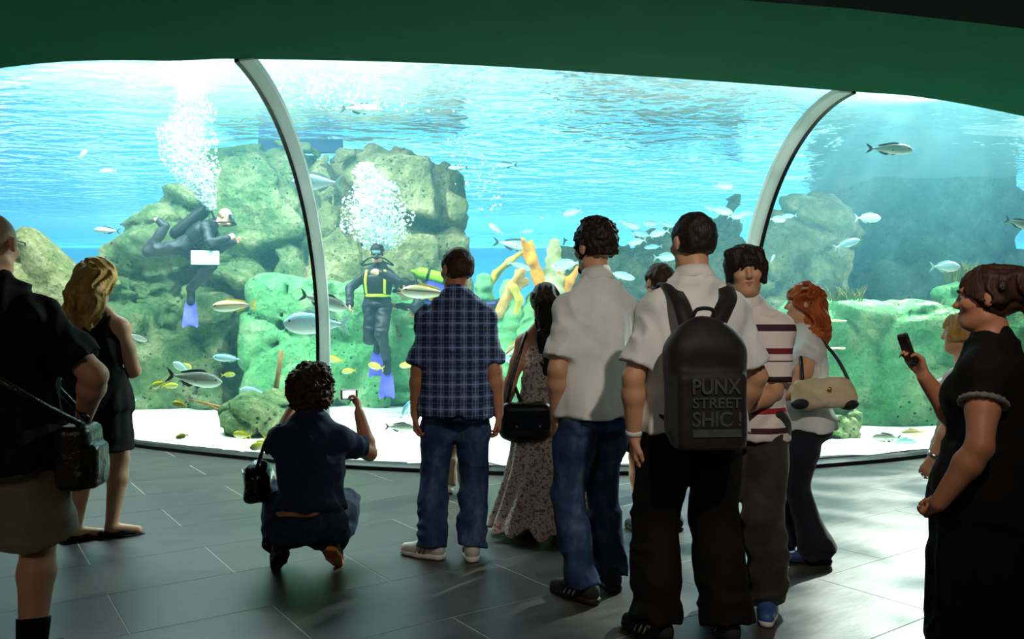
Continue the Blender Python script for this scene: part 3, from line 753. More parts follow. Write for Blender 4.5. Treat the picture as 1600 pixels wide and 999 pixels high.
    def footframe(s, i):
        an, yw, pt = s.foot[i]
        fy = V3(-math.sin(yw), math.cos(yw), 0); fx = V3(math.cos(yw), math.sin(yw), 0); fz = V3(0, 0, 1)
        fy = rot_axis(fy, fx, -pt); fz = rot_axis(fz, fx, -pt)
        return fx, fy, fz
    # --- clothes
    def shirt(s, inf=.016, hem=-.045, sleeve=.62, flare=.022, wr=.006, seed=0, drop=0., necklow=0., sl_inf=.012, hemr=0.):
        S = Shape(); H, b = s.H, s.b; T = s.st_torso(inf, -1, .32 if necklow < 1 else .25)
        hip = max(t[1] for t in T if t[0] < .05*H); wst = [t for t in T if abs(t[0]-.08*H) < .02*H][0]
        out = []
        for (h, x, y) in T:
            if h < .05*H: continue
            if drop and h < .15*H: x = x+(hip-x)*drop; y = y+(T[1][2]-y)*drop*.6
            out.append((h, x, y))
        out = [(hem*H, hip+.012+hemr, T[1][2]+.030+hemr), (0, hip+.004+hemr*.6, T[1][2]+.020+hemr*.6)]+out
        S.loft(s.P, s.u, s.r, out, k=.03, kcap=.006)
        ab = .5+.5*b
        for i in (0, 1):
            if sleeve == 0: continue
            S.cone(s.sh[i], s.P+s.u*.24*H, .034*H*b+inf*.6, .040*H+inf*.6, k=.035)
            if necklow < 1: S.cone(s.sh[i]+s.u*.004*H, s.neck+s.u*(.0-.02*necklow)*H, .027*H+inf*.5, .030*H+inf*.45, k=.035)
            if sleeve > 0:
                e = s.sh[i]+(s.elb[i]-s.sh[i])*min(sleeve, 1)
                S.cone(s.sh[i], e, .032*H*ab+sl_inf*.8, .029*H*ab+flare*.8, k=.03, capb=True)
        if s.sex == 'f': s.bust(S, inf)
        S.noise(s.folds(wr, seed)); return S
    def bust(s, S, inf=0., sz=1.):
        H = s.H
        for e in (-1, 1): S.ell(s.P+s.u*.195*H+s.r*e*.042*H+s.f*.046*H*s.b, V3(.040, .040, .040)*H*sz+inf*.6, None, k=.04)
    def folds(s, amp, seed):
        def fn(P):
            q = P.copy(); q[:, 2] += .18*vnoise(P, 5., seed)
            q[:, 0] += .10*vnoise(P, 4., seed+3)
            a = vnoise(q, (14, 14, 5), seed+1); c = vnoise(q, (7, 7, 16), seed+2)
            d = vnoise(q, (26, 26, 10), seed+4)
            return -amp*1.7*((1-np.abs(a)*2.4)*.8+.6*c+.35*d)
        return fn
    def trousers(s, inf=.014, hem=1., waist=.05, wr=.006, seed=5, flare=0., low=.03, cuff=.012):
        S = Shape(); H, b = s.H, s.b; ab = .5+.5*b
        T = s.st_torso(inf, -1, .1)
        S.loft(s.P, s.u, s.r0, [(-.075*H, T[0][1]-.012, T[0][2]-.006), (-.03*H, T[1][1]-.003, T[1][2]+.004), (0, T[1][1], T[1][2]), (waist*H, T[1][1]*.93, T[1][2]*.95)], k=.05, kcap=.008)
        for i in (0, 1):
            m_ = s.hip[i]*.55+s.knee[i]*.45
            S.chain([s.hip[i], m_, s.knee[i]], [.049*H*b+inf, .047*H*b+inf, .036*H*ab+inf+low*.3], k=.03)
            if hem > 1e-3:
                e = s.knee[i]+(s.ank[i]-s.knee[i])*hem
                mid = s.knee[i]*.6+e*.4
                S.cone(s.knee[i], mid, .037*H*ab+inf+low*.3, .035*H*ab+inf+low*.4, k=.02)
                S.cone(mid, e, .035*H*ab+inf+low*.4, .027*H*ab+inf+cuff+flare, k=.02, capb=True)
            # seat
            S.ell(s.P-s.u*.03*H+s.r0*(.045*H*(-1 if i == 0 else 1))-s.f0*.024*H, V3(.048, .05, .052)*H*b+inf*.5, None, k=.04)
        S.noise(s.folds_leg(wr, seed)); return S
    def folds_leg(s, amp, seed):
        def fn(P):
            q = P.copy(); q[:, 2] += .05*vnoise(P, 8., seed)
            a = vnoise(q, (8, 8, 15), seed+1); c = vnoise(q, (14, 14, 4), seed+2)
            lowz = np.clip(1.5-P[:, 2]*2.2, .5, 1.5)
            return -amp*1.9*((1-2*np.abs(a))*lowz*.8+.6*c)
        return fn
    def shorts(s, frac=.8, inf=.03, **kw):
        S = Shape(); H, b = s.H, s.b; T = s.st_torso(inf*.6, -1, .1)
        S.loft(s.P, s.u, s.r0, [(-.075*H, T[0][1]-.01, T[0][2]), (0, T[1][1], T[1][2]), (.05*H, T[1][1]*.94, T[1][2]*.95)], k=.05, kcap=.008)
        for i in (0, 1):
            e = s.hip[i]+(s.knee[i]-s.hip[i])*frac
            S.cone(s.hip[i], e, .056*H*b+inf*.7, .047*H*b+inf*1.2, k=.04, capb=True)
        S.noise(s.folds_leg(.007, 3)); return S
    # --- shoes
    def shoe(s, i, root, m_up, m_sole, style="sneaker", m_mark=None, h=.007):
        H, k = s.H, s.k; an, yw, pt = s.foot[i]; fx, fy, fz = s.footframe(i)
        g = an-fz*.046*H
        def q(x, y, z): return g+(fx*x+fy*y+fz*z)*k
        S = Shape(); z0 = np.dot(g, fz)
        if style == 'sneaker':
            S.cone(q(0, -.045, .05), q(0, .075, .042), .042*k, .043*k, k=.02, n=fx, q=.92)
            S.cone(q(0, .075, .042), q(.004*(1 if i else -1)*0, .165, .034), .043*k, .034*k, k=.02)
            S.cone(q(0, -.04, .06), q(0, -.02, .092), .038*k, .036*k, k=.02)
            S.cone(q(0, .02, .06), q(0, .06, .062), .036*k, .03*k, k=.02)
            S.cone(q(0, -.02, .10), q(0, -.025, .16), .026*k, .026*k, k=.004, op='s')
            S.plane(g+fz*.012*k, -fz, k=.0)
        else:   # flat ballet shoe
            S.cone(q(0, -.045, .03), q(0, .06, .024), .034*k, .036*k, k=.02); S.cone(q(0, .06, .024), q(0, .155, .018), .036*k, .024*k, k=.02)
            S.ell(q(0, .02, .075), V3(.032, .085, .045)*k, np.stack([fx, fy, fz], 1), k=.008, op='s')
            S.plane(g+fz*.006*k, -fz, k=0)
        o = S.build('shoe', m_up, h, root)
        Z = Shape(); zt = .03 if style == 'sneaker' else .010
        Z.cone(q(0, -.048, .02), q(0, .07, .02), .043*k, .046*k, k=.01, slab=(fz, z0+.002, z0+zt*k)); Z.cone(q(0, .07, .02), q(0, .168, .02), .046*k, .034*k, k=.01, slab=(fz, z0+.002, z0+zt*k))
        Z.build('sole', m_sole, h, o)
        if m_mark is not None and style == 'sneaker':
            for e in (-1, 1):
                mb = MB()
                for j in range(3):
                    y0 = .005+.026*j
                    mb.tube([q(e*.0445, y0+.022, .03), q(e*.041, y0+.012, .052), q(e*.033, y0+.004, .072)], .005*k, 5)
                mb.build('stripe', m_mark, o, smooth=True)
            for j in range(4):
                lc = MB()
                y0 = .05+.018*j; z = .092-.008*j
                lc.tube([q(-.022, y0, z-.008), q(0, y0+.004, z), q(.022, y0, z-.008)], .003*k, 5)
                lc.build('lace', m_mark, o, smooth=True)
        return o
    # --- hair
    def hair_short(s, th=.012, seed=0, nape=-.055, front=.045, lump=.006, freq=45., vol=0., side=.0):
        S = Shape(); k = s.k; R = s.HR(); p = s.hp
        S.ell(p(0, -.016, .026+vol*.5), V3(.077+th, .095+th, .090+th+vol)*k, R, k=.01)
        S.ell(p(0, -.05, -.025), V3(.058+th*.5, .045+th*.6, .062)*k, R, k=.03)
        S.ell(p(0, .11, -.045), V3(.085+side, .085, .045+front)*k, R, k=.02, op='s')
        for e in (-1, 1):
            S.ell(p(.090*e, .0, -.018), V3(.022, .036, .046)*k, R, k=.01, op='s')
        S.plane(p(0, 0, nape), -s.hu*1-s.hf*.15, k=.015)
        S.noise(lambda P: -lump*fbm(P, freq, 2, seed)); return S
    def hair_curly(s, r=1., seed=0, lump=.018):
        S = Shape(); k = s.k; R = s.HR(); p = s.hp
        S.ell(p(0, -.022, .022), V3(.112, .122, .115)*k*r, R, k=.03); S.ell(p(0, -.05, -.05), V3(.105, .075, .07)*k*r, R, k=.04)
        S.ell(p(0, .12, -.045), V3(.07, .085, .085)*k, R, k=.02, op='s')
        S.noise(lambda P: -lump*(1-2.2*np.abs(vnoise(P, 38., seed)))-.010*vnoise(P, 75., seed+2)-.012*vnoise(P, 16., seed+5)); return S
    def hair_long(s, pts, rr, seed=0, th=.014, wave=.012, freq=(26., 26., 9.), front=.04, cut=.075):
        S = Shape(); k = s.k; R = s.HR(); p = s.hp
        S.ell(p(0, -.016, .024), V3(.078+th, .096+th, .092+th)*k, R, k=.01)
        P0 = [p(*q) for q in pts]; S.chain(P0, [r*k for r in rr], k=.04, n=s.hf, q=.62)
        S.ell(p(0, .11, -.05), V3(cut, .088, .05+front)*k, R, k=.02, op='s')
        S.noise(lambda P: -wave*(1-2*np.abs(vnoise(P+.02*np.sin(P[:, [2, 2, 2]]*30).astype(np.float32), freq, seed)))); return S
    def eyes(s, root, iris='#2a1a10'):
        mw = mat('eye_white', '#a8a49c', .3); mi = mat('iris', iris, .2)
        for e in (-1, 1):
            o = MB().ball(s.hp(.031*e, .0715, .006), .0122*s.k, 14, 10).build('eye', mw, root, smooth=True)
            MB().ball(s.hp(.031*e+.000, .0790, .0055), .0064*s.k, 10, 8).build('iris', mi, o, smooth=True)
    def face_detail(s, root, hair_m, lip_m):
        mb = None
        for e in (-1, 1):
            MB().tube([s.hp(.012*e, .091, .024), s.hp(.03*e, .092, .031), s.hp(.05*e, .080, .025)], [.0045*s.k, .0055*s.k, .003*s.k], 6).build('eyebrow', hair_m, root, smooth=True)
        mb = MB()
        mb.tube([s.hp(-.023, .083, -.060), s.hp(-.008, .0905, -.056), s.hp(0, .0902, -.0575), s.hp(.008, .0905, -.056), s.hp(.023, .083, -.060)], [.002*s.k, .0055*s.k, .005*s.k, .0055*s.k, .002*s.k], 8)
        mb.tube([s.hp(-.020, .083, -.063), s.hp(0, .0895, -.068), s.hp(.020, .083, -.063)], [.002*s.k, .0065*s.k, .002*s.k], 8)
        mb.build('lips', lip_m, root, smooth=True)
    def neck_ring(s, root, m, r=.068, h=.035, tiltf=.012, op=.25, name='collar', drop=0.):
        "folded collar around the neck, open at the throat"
        V = []; F = []; n = 28; c = s.neck+s.u*(.014-drop)*s.H+s.f*.006
        k = s.k
        for i in range(n+1):
            a = math.pi/2+op+(2*math.pi-2*op)*i/n
            d = s.r*math.cos(a)+s.f*math.sin(a)*.95
            fr = .5+.5*math.sin(a)
            for (rr, zz) in ((r*.90, h*1.0), (r*.97, h*1.12), (r*1.14, h*.55), (r*1.36, -.004-.016*fr), (r*1.28, -.014-.016*fr), (r*.86, .0)):
                V.append(c+(d*rr+s.u*(zz-tiltf*fr*2))*k)
        for i in range(n):
            for j in range(6): F.append((6*i+j, 6*i+(j+1) % 6, 6*i+6+(j+1) % 6, 6*i+6+j))
        F.append(tuple(range(6))[::-1]); F.append(tuple(6*n+j for j in range(6)))
        return MB().add(V, F).build(name, m, root, smooth=True)
def person(label, loc, yaw, name='person'):
    o = empty(name, (loc[0], loc[1], loc[2] if len(loc) > 2 else 0), math.radians(yaw)); tag(o, label, 'person', 'visitors in the hall' if name == 'person' else None); return o
def skin_mat(name, c, c2):
    m = mat(name, c, .5, c2, 9, bump=.08, bscale=180, spec=.35); return m
M['skin_fair'] = skin_mat('fair_skin', '#d9a583', '#cc9474'); M['skin_tan'] = skin_mat('tanned_skin', '#b98060', '#a87052'); M['skin_olive'] = skin_mat('olive_skin', '#c79a78', '#b78868')
def hair_mat(name, c, c2, rough=.55, vs=30):
    return mat(name, c, rough, c2, vs, bump=.35, bscale=160, stretch=(1, 1, .25), spec=.25)
M['hair_black'] = hair_mat('black_hair', '#15100d', '#2a1d16'); M['hair_brown'] = hair_mat('dark_brown_hair', '#2a1a12', '#46301f')
M['hair_blonde'] = hair_mat('blonde_hair', '#8a6a34', '#d8b060', vs=22); M['hair_red'] = hair_mat('red_hair', '#7a3516', '#c2662a', vs=22)
def cloth(name, c, c2=None, vs=10, bump=.07, bs=300, rough=.85, sheen=.15):
    return mat(name, c, rough, c2 or c, vs, bump=bump, bscale=bs, spec=.2, sheen=sheen)
M['black_cloth'] = cloth('black_cloth', '#0a0a0b', '#111112', sheen=0); M['white_cloth'] = cloth('white_cotton', '#d9dcd8', '#cfd3d0', 12)
M['navy_cloth'] = cloth('navy_cotton', '#1a2540', '#202d4c', sheen=.05); M['khaki'] = cloth('khaki_cotton', '#8d8068', '#7c7059', 8)
M['rubber_white'] = mat('white_rubber', '#dedfd8', .6); M['rubber_dark'] = mat('dark_rubber', '#1a1a1a', .7); M['leather_black'] = mat('black_leather', '#121110', .35, '#1d1b19', 14, bump=.4, bscale=60)
M['metal'] = mat('steel', '#b8b8b4', .3, metal=1); M['gold'] = mat('brass', '#caa050', .3, metal=1)
def jeans_mat(name, c, c2, c3):
    m, nt, N, L, B = nodes_of(name); tc = N.new('ShaderNodeTexCoord')
    n = N.new('ShaderNodeTexNoise'); n.inputs['Scale'].default_value = 5; n.inputs['Detail'].default_value = 6; n.inputs['Roughness'].default_value = .65
    mp = N.new('ShaderNodeMapping'); mp.inputs['Scale'].default_value = (1.4, 1.4, .7); L.new(tc.outputs['Object'], mp.inputs[0]); L.new(mp.outputs[0], n.inputs['Vector'])
    r = ramp(N, [(.32, c), (.52, c2), (.72, c3)]); L.new(n.outputs[0], r.inputs[0]); L.new(r.outputs[0], B.inputs['Base Color']); B.inputs['Roughness'].default_value = .85; B.inputs['Specular IOR Level'].default_value = .2
    w = N.new('ShaderNodeTexWave'); w.inputs['Scale'].default_value = 160; w.bands_direction = 'DIAGONAL'; L.new(tc.outputs['Object'], w.inputs['Vector'])
    b = N.new('ShaderNodeBump'); b.inputs['Strength'].default_value = .2; b.inputs['Distance'].default_value = .002; L.new(w.outputs[0], b.inputs['Height']); L.new(b.outputs[0], B.inputs['Normal'])
    return m
M['jeans'] = jeans_mat('blue_denim', '#1d2d4c', '#2c4468', '#5a7596'); M['jeans_dark'] = jeans_mat('dark_denim', '#141c2e', '#1f2c44', '#34465e')
BH = .0076   # surface step of skin
def bag_strap(pts, r, m, parent, name='strap', n=8): return MB().tube(pts, r, n).build(name, m, parent, smooth=True)
def smooth_pts(pts, n=6):
    pts = [V3(p) for p in pts]; out = []
    for i in range(len(pts)-1):
        p = [pts[max(i-1, 0)], pts[i], pts[i+1], pts[min(i+2, len(pts)-1)]]
        for q in range(n):
            t = q/n; out.append(.5*((2*p[1])+(-p[0]+p[2])*t+(2*p[0]-5*p[1]+4*p[2]-p[3])*t*t+(-p[0]+3*p[1]-3*p[2]+p[3])*t**3))
    return out+[pts[-1]]
def to_world(root, p):
    a = root.rotation_euler.z; c, s = math.cos(a), math.sin(a)
    return Vector((p[0]*c-p[1]*s, p[0]*s+p[1]*c, p[2]))+root.location
def same_frame(name, root):
    return empty(name, root.location, root.rotation_euler.z)

# ---- bald man in black, far left
g = person('bald man in black t-shirt and khaki shorts at the left edge', (-1.90, 2.9), 10)
F = Fig(1.70, 1.22, 'm', feet=((-.13, 0, 10), (.13, .02, -14)), hands=(None, (.27, .14, .93)), elbows=(None, (.8, -.45, -.1)), head=(-.15, -.1, 0), curl=(.4, .6), handdir=(None, (-.4, .5, -.6)))
F.skin().build('body', M['skin_fair'], BH, g)
F.shirt(.026, -.07, .78, .03, .007, 1, drop=.8).build('shirt', M['black_cloth'], .0098, g)
F.shorts(.97, .036).build('shorts', M['khaki'], .0098, g)
for i in (0, 1):
    F.shoe(i, g, M['rubber_dark'], M['rubber_dark'])
    s_ = Shape(); s_.cone(F.knee[i]*.30+F.ank[i]*.70, F.ank[i]-V3(0, 0, .01), .058, .05, capa=True, k=.01); s_.build('sock', M['black_cloth'], .008, g)
MB().tube([F.hp(.078, .0, .012), F.hp(.084, .06, .014), F.hp(.06, .104, .012)], .0022).build('glasses', M['leather_black'], g)
cb = same_frame('camera_bag', g); tag(cb, 'black camera bag on a strap at the hip of the bald man', 'bag')
s_ = Shape(); s_.box((.30, .0, .80), (.06, .10, .12), rnd=.035, k=.01); s_.box((.36, .0, .77), (.025, .08, .08), rnd=.02, k=.01); s_.noise(lambda P: -.004*fbm(P, 18, 2, 3))
s_.build('pouch', M['leather_black'], .008, cb)
bag_strap(smooth_pts([(.33, -.05, .92), (.22, -.205, 1.03), (.03, -.215, 1.17), (-.10, -.16, 1.33), (-.125, -.02, 1.415), (-.11, .10, 1.34), (.08, .2, 1.12), (.31, .06, .93)]), .012, M['leather_black'], cb)

# ---- blonde woman in a black dress
g = person('blonde woman in a sleeveless black dress with flat black shoes', (-2.52, 4.82), 2)
F = Fig(1.67, 1.06, 'f', feet=((-.10, -.05, -52), (.08, .03, -58)), hands=((-.10, .26, 1.02), (.08, .26, 1.0)), elbows=((-.6, -.8, 0), (.5, -.8, 0)), head=(-.3, -.2, 0))
F.skin().build('body', M['skin_fair'], BH, g)
S = F.shirt(.016, -.05, 0, 0, .005, 2); 
S.loft(F.P, F.u, F.r, [(-.20*F.H, .215, .165), (-.08*F.H, .20, .16), (0, .19, .15), (.08*F.H, .16, .12)], k=.05, kcap=.006)
S.build('dress', M['black_cloth'], .0098, g)
F.hair_long([(0, -.05, .0), (.0, -.085, -.10), (.01, -.09, -.20), (.01, -.085, -.27)], [.095, .10, .095, .05], 3, th=.024, wave=.022).build('hair', M['hair_blonde'], .007, g)
for i in (0, 1): F.shoe(i, g, M['leather_black'], M['rubber_dark'], 'flat')
for e in (-1, 1): MB().tube(smooth_pts([F.P+F.u*.215*F.H-F.f*.085+F.r*e*.06*F.H, F.P+F.u*.262*F.H-F.f*.066+F.r*e*.062*F.H, F.P+F.u*.29*F.H+F.r*e*.058*F.H, F.P+F.u*.262*F.H+F.f*.07+F.r*e*.058*F.H]), .011).build('shoulder_strap', M['black_cloth'], g)

# ---- crouching woman
g = person('curly-haired woman in navy t-shirt crouching to take a picture', (-1.06, 4.17), 12)
F = Fig(1.64, 1.10, 'f', pelvis=(0, -.06, .30), lean=.20, feet=((-.15, -.02, 14), (.12, -.04, -14)), footz=(.075, .085), footpitch=(.55, .6), knees=((-.12, 1, .5), (.12, 1, .5)),
        hands=((-.12, .40, .80), (.26, .25, .80)), elbows=((-.5, .1, -1), (.35, -.1, -1)), handdir=(None, (-.1, .35, .9)), palm=(None, (-.8, .2, 0)), curl=(.4, .75), head=(.05, .05, 0))
F.skin().build('body', M['skin_tan'], BH, g)
F.shirt(.016, .020, .66, .02, .007, 4, drop=.35).build('shirt', M['navy_cloth'], .0092, g)
F.trousers(.012, .96, -.006, .008, 6, cuff=.02).build('jeans', M['jeans_dark'], .0098, g)
F.hair_curly(1.06, 4).build('hair', M['hair_brown'], .006, g)
M['orange_sole'] = mat('orange_rubber', '#d07a2a', .6)
for i in (0, 1): F.shoe(i, g, M['rubber_dark'], M['orange_sole'] if i else M['rubber_dark'])
F.curl
ca = same_frame('compact_camera', g); tag(ca, 'small compact camera with lit screen held up by the crouching woman', 'camera')
cp = F.wri[1]+F.hdir[1]*.10+V3(-.045, .01, .01)
R_ = Matrix.Rotation(.15, 3, 'Z')
s_ = Shape(); s_.box(cp, (.048, .012, .029), np.array(R_), rnd=.006, k=.002); s_.build('camera_body', M['metal'], .004, ca)
MB().box(Vector(cp)+Vector((0, -.0135, 0)), (.036, .001, .022), R_).build('screen', mat('lit_screen', '#dff6ff', .3, emit=1.2), ca)
MB().tube([Vector(cp)+Vector((-.01, .01, 0)), Vector(cp)+Vector((-.012, .032, 0))], .017, 14).build('lens', M['leather_black'], ca)
hb = same_frame('handbag', g); tag(hb, 'glossy black handbag at the side of the crouching woman', 'bag')
s_ = Shape(); s_.ell((-.265, .12, .475), (.075, .13, .105), None, k=.02); s_.box((-.27, .12, .44), (.06, .12, .075), rnd=.03, k=.04); s_.noise(lambda P: -.008*fbm(P, 14, 2, 5))
M['patent'] = mat('patent_leather', '#0c0b0b', .15, '#151313', 12, bump=.5, bscale=24); s_.build('pouch', M['patent'], .008, hb)
bag_strap(smooth_pts([(-.27, .03, .54), (-.23, .0, .66), (-.165, .0, .755), (-.165, .08, .765), (-.24, .17, .66), (-.27, .21, .54)]), .009, M['patent'], hb)
MB().tube(smooth_pts([(-.338, .05, .52), (-.35, .12, .53), (-.338, .19, .52)]), .004).build('zip', M['metal'], hb)

# ---- plaid shirt man
m, nt, N, L, B = nodes_of('plaid_cotton'); tc = N.new('ShaderNodeTexCoord'); sx = N.new('ShaderNodeSeparateXYZ'); L.new(tc.outputs['Object'], sx.inputs[0])
def band(out, period, width, phase):
    a = N.new('ShaderNodeMath'); a.operation = 'MULTIPLY_ADD'; a.inputs[1].default_value = 1/period; a.inputs[2].default_value = phase+50; L.new(out, a.inputs[0])
    b = N.new('ShaderNodeMath'); b.operation = 'FRACT'; L.new(a.outputs[0], b.inputs[0])
    c = N.new('ShaderNodeMath'); c.operation = 'LESS_THAN'; c.inputs[1].default_value = width; L.new(b.outputs[0], c.inputs[0]); return c
col = None
def over(prev, fac, c, amt):
    mx = N.new('ShaderNodeMix'); mx.data_type = 'RGBA'; q = N.new('ShaderNodeMath'); q.operation = 'MULTIPLY'; q.inputs[1].default_value = amt; L.new(fac.outputs[0], q.inputs[0]); L.new(q.outputs[0], mx.inputs[0])
    if prev is None: mx.inputs[6].default_value = srgb('#4a6296')
    else: L.new(prev.outputs[2], mx.inputs[6])
    mx.inputs[7].default_value = srgb(c); return mx
for o_, per, wd, ph, c, am in ((sx.outputs[0], .062, .5, 0, '#1a2440', .75), (sx.outputs[2], .066, .5, 0, '#1a2440', .75), (sx.outputs[0], .062, .12, .30, '#c6d2ea', .26), (sx.outputs[2], .066, .12, .3, '#c6d2ea', .22), (sx.outputs[0], .031, .12, .1, '#8fa6cc', .4), (sx.outputs[2], .033, .1, .6, '#8fa6cc', .3)):
    col = over(col, band(o_, per, wd, ph), c, am)
L.new(col.outputs[2], B.inputs['Base Color']); B.inputs['Roughness'].default_value = .85; B.inputs['Specular IOR Level'].default_value = .2; M['plaid'] = m
g = person('man in a blue plaid shirt and jeans with white sneakers', (-.31, 4.43), 2)
F = Fig(1.72, 1.0, 'm', feet=((-.14, .0, 62), (.085, -.02, 6)), hands=((-.225, -.01, .80), (.235, .0, .80)), head=(.6, -.02, 0), curl=(.7, .5), elbows=((-.6, -.7, 0), (.6, -.7, 0)), handdir=((-.02, .1, -1), (.03, .15, -1)))
F.skin().build('body', M['skin_tan'], BH, g)
F.shirt(.024, -.062, .88, .028, .008, 7, drop=.85, hemr=.012).build('shirt', M['plaid'], .0092, g)
F.neck_ring(g, M['plaid'], .064, .042, .015)
F.trousers(.012, 1.02, .04, .007, 8, low=.015, cuff=.020).build('jeans', M['jeans'], .0098, g)
F.hair_short(.010, 2, nape=-.06, lump=.004).build('hair', M['hair_brown'], .006, g)
M['shoe_white'] = mat('white_leather', '#cfcfc4', .55, '#bdbdb2', 9)
for i in (0, 1): F.shoe(i, g, M['shoe_white'], M['rubber_white'], m_mark=M['khaki'])

# ---- long-haired woman in a long floral dress
m, nt, N, L, B = nodes_of('floral_print'); tc = N.new('ShaderNodeTexCoord')
v = N.new('ShaderNodeTexVoronoi'); v.inputs['Scale'].default_value = 55; L.new(tc.outputs['Object'], v.inputs['Vector'])
n1 = N.new('ShaderNodeTexNoise'); n1.inputs['Scale'].default_value = 48; n1.inputs['Detail'].default_value = 3; L.new(tc.outputs['Object'], n1.inputs['Vector'])
r = ramp(N, [(.40, '#c2a498'), (.5, '#e2ccc0'), (.58, '#8a7068')]); L.new(n1.outputs[0], r.inputs[0])
r2 = ramp(N, [(.0, '#6a4a4a'), (.22, '#6a4a4a'), (.28, '#ffffff')]); r2.color_ramp.interpolation = 'CONSTANT'; L.new(v.outputs['Distance'], r2.inputs[0])
mx = N.new('ShaderNodeMix'); mx.data_type = 'RGBA'; mx.blend_type = 'MULTIPLY'; mx.inputs[0].default_value = .6; L.new(r.outputs[0], mx.inputs[6]); L.new(r2.outputs[0], mx.inputs[7])
L.new(mx.outputs[2], B.inputs['Base Color']); B.inputs['Roughness'].default_value = .8; M['floral'] = m
g = person('woman with long black hair in a long floral dress', (.20, 4.95), 10)
F = Fig(1.545, 1.0, 'f', feet=((-.09, .0, 10), (.09, .02, -10)), hands=((-.255, .06, .70), (.20, .25, .85)), head=(.3, -.05, 0), elbows=((-.7, -.6, 0), (.6, -.7, 0)), curl=(.5, .4))
F.skin().build('body', M['skin_tan'], BH, g)
S = Shape(); H = F.H; T = F.st_torso(.012, -1, .26)
S.loft(F.P, F.u, F.r, [(h, x, y) for h, x, y in T if h > .04*H and h < .2*H]+[(.235*H, .135, .085)], k=.03, kcap=.006); F.bust(S, .012)
S.loft(F.P, F.u, F.r, [(-.49*H, .35, .31), (-.38*H, .285, .24), (-.2*H, .215, .18), (-.03*H, .18, .14), (.1*H, .13, .1)], k=.04, kcap=.006)
def skirt_fold(P):
    a = np.arctan2(P[:, 1], P[:, 0]); w = np.clip((.85-P[:, 2])/.8, 0, 1)
    return -(.018*w*np.sin(a*13+2.5*vnoise(P, 3., 2))+.012*w*np.sin(a*7+1)+.004*fbm(P, 9, 2, 4))
S.noise(skirt_fold); S.build('dress', M['floral'], .009, g)
F.hair_long([(0, -.06, .0), (.0, -.09, -.12), (.015, -.10, -.27), (.02, -.095, -.43), (.02, -.09, -.56)], [.082, .09, .095, .085, .035], 5, th=.014, wave=.010, freq=(34, 34, 5)).build('hair', M['hair_black'], .007, g)
for i in (0, 1): F.shoe(i, g, M['leather_black'], M['rubber_dark'], 'flat')
hb = same_frame('shoulder_bag', g); tag(hb, 'large black shoulder bag hanging beside the floral dress', 'bag')
s_ = Shape(); s_.box((-.15, -.175, .735), (.155, .055, .10), None, rnd=.05, k=.03); s_.ell((-.15, -.18, .67), (.15, .06, .08), None, k=.04); s_.noise(lambda P: -.008*fbm(P, 12, 2, 8))
s_.build('pouch', M['leather_black'], .008, hb)
bag_strap(smooth_pts([(-.27, -.16, .80), (-.225, -.15, .98), (-.16, -.10, 1.17), (-.115, -.01, 1.25), (-.13, .06, 1.18), (-.19, .07, 1.0), (-.16, -.08, .82)]), .011, M['leather_black'], hb)
s_ = MB(); s_.box((-.15, -.245, .735), (.13, .004, .055)); s_.build('flap', M['patent'], hb)
for q in (-.22, -.08): MB().ball((q, -.245, .70), .009, 8, 6).build('stud', M['gold'], hb, smooth=True)

# ---- white polo man
g = person('tall man in a white polo shirt and blue jeans seen from behind', (.405, 3.80), 30)
F = Fig(1.78, 1.0, 'm', feet=((-.10, -.03, 14), (.12, .06, -14)), hands=((-.19, .06, .85), (.18, .15, .92)), head=(.1, -.03, 0), elbows=((-.75, -.6, 0), (.7, -.7, 0)), curl=(.6, .5), handdir=((.1, .3, -1), None))
F.skin().build('body', M['skin_olive'], BH, g)
F.shirt(.024, -.04, .80, .026, .006, 11, drop=.8, hemr=.016).build('shirt', M['white_cloth'], .0092, g)
F.neck_ring(g, M['white_cloth'], .066, .044, .015)
F.trousers(.010, 1.02, .03, .009, 12, cuff=.014, low=.01).build('jeans', M['jeans'], .0098, g)
F.hair_short(.018, 5, nape=-.05, lump=.012, freq=55, vol=.012).build('hair', M['hair_black'], .006, g)
bd = Shape(); bd.cone(F.hp(-.05, .01, -.075), F.hp(-.025, .062, -.10), .016, .016, k=.02); bd.cone(F.hp(-.025, .062, -.10), F.hp(.025, .062, -.10), .016, .016, k=.02); bd.cone(F.hp(.05, .01, -.075), F.hp(.025, .062, -.10), .016, .016, k=.02); bd.build('beard', M['hair_black'], .006, g)
M['shoe_black'] = mat('black_suede', '#17181a', .8, '#222428', 10)
for i in (0, 1): F.shoe(i, g, M['shoe_black'], M['rubber_dark'], m_mark=M['rubber_white'])

# ---- backpack man
g = person('man in a white t-shirt and black trousers wearing a backpack', (.745, 3.26), 6)
gb = g; F = Fig(1.745, 1.05, 'm', feet=((-.16, .0, 26), (.13, -.03, -6)), hands=((-.245, .02, .83), (.215, .12, .86)), head=(.26, -.04, 0), elbows=((-.8, -.5, 0), (.8, -.5, 0)), curl=(.5, .5), handdir=((.05, .2, -1), None))
F.skin().build('body', M['skin_olive'], BH, g)
F.shirt(.024, -.035, .80, .028, .007, 14, drop=.85, hemr=.010).build('shirt', M['white_cloth'], .0092, g)
F.neck_ring(g, M['white_cloth'], .070, .036, .012)
F.trousers(.022, 1.0, .03, .007, 15, cuff=.03, low=.04).build('trousers', M['black_cloth'], .0098, g)
F.hair_short(.009, 6, nape=-.06, lump=.004).build('hair', M['hair_black'], .006, g)
for i in (0, 1): F.shoe(i, g, M['shoe_black'], M['rubber_dark'], m_mark=M['rubber_white'])
s_ = Shape(); d_ = unit(F.wri[0]-F.elb[0]); s_.cone(F.wri[0]-d_*.03, F.wri[0]-d_*.008, .036, .034, capa=True, capb=True, k=.002); s_.build('wristband', M['white_cloth'], .006, g)
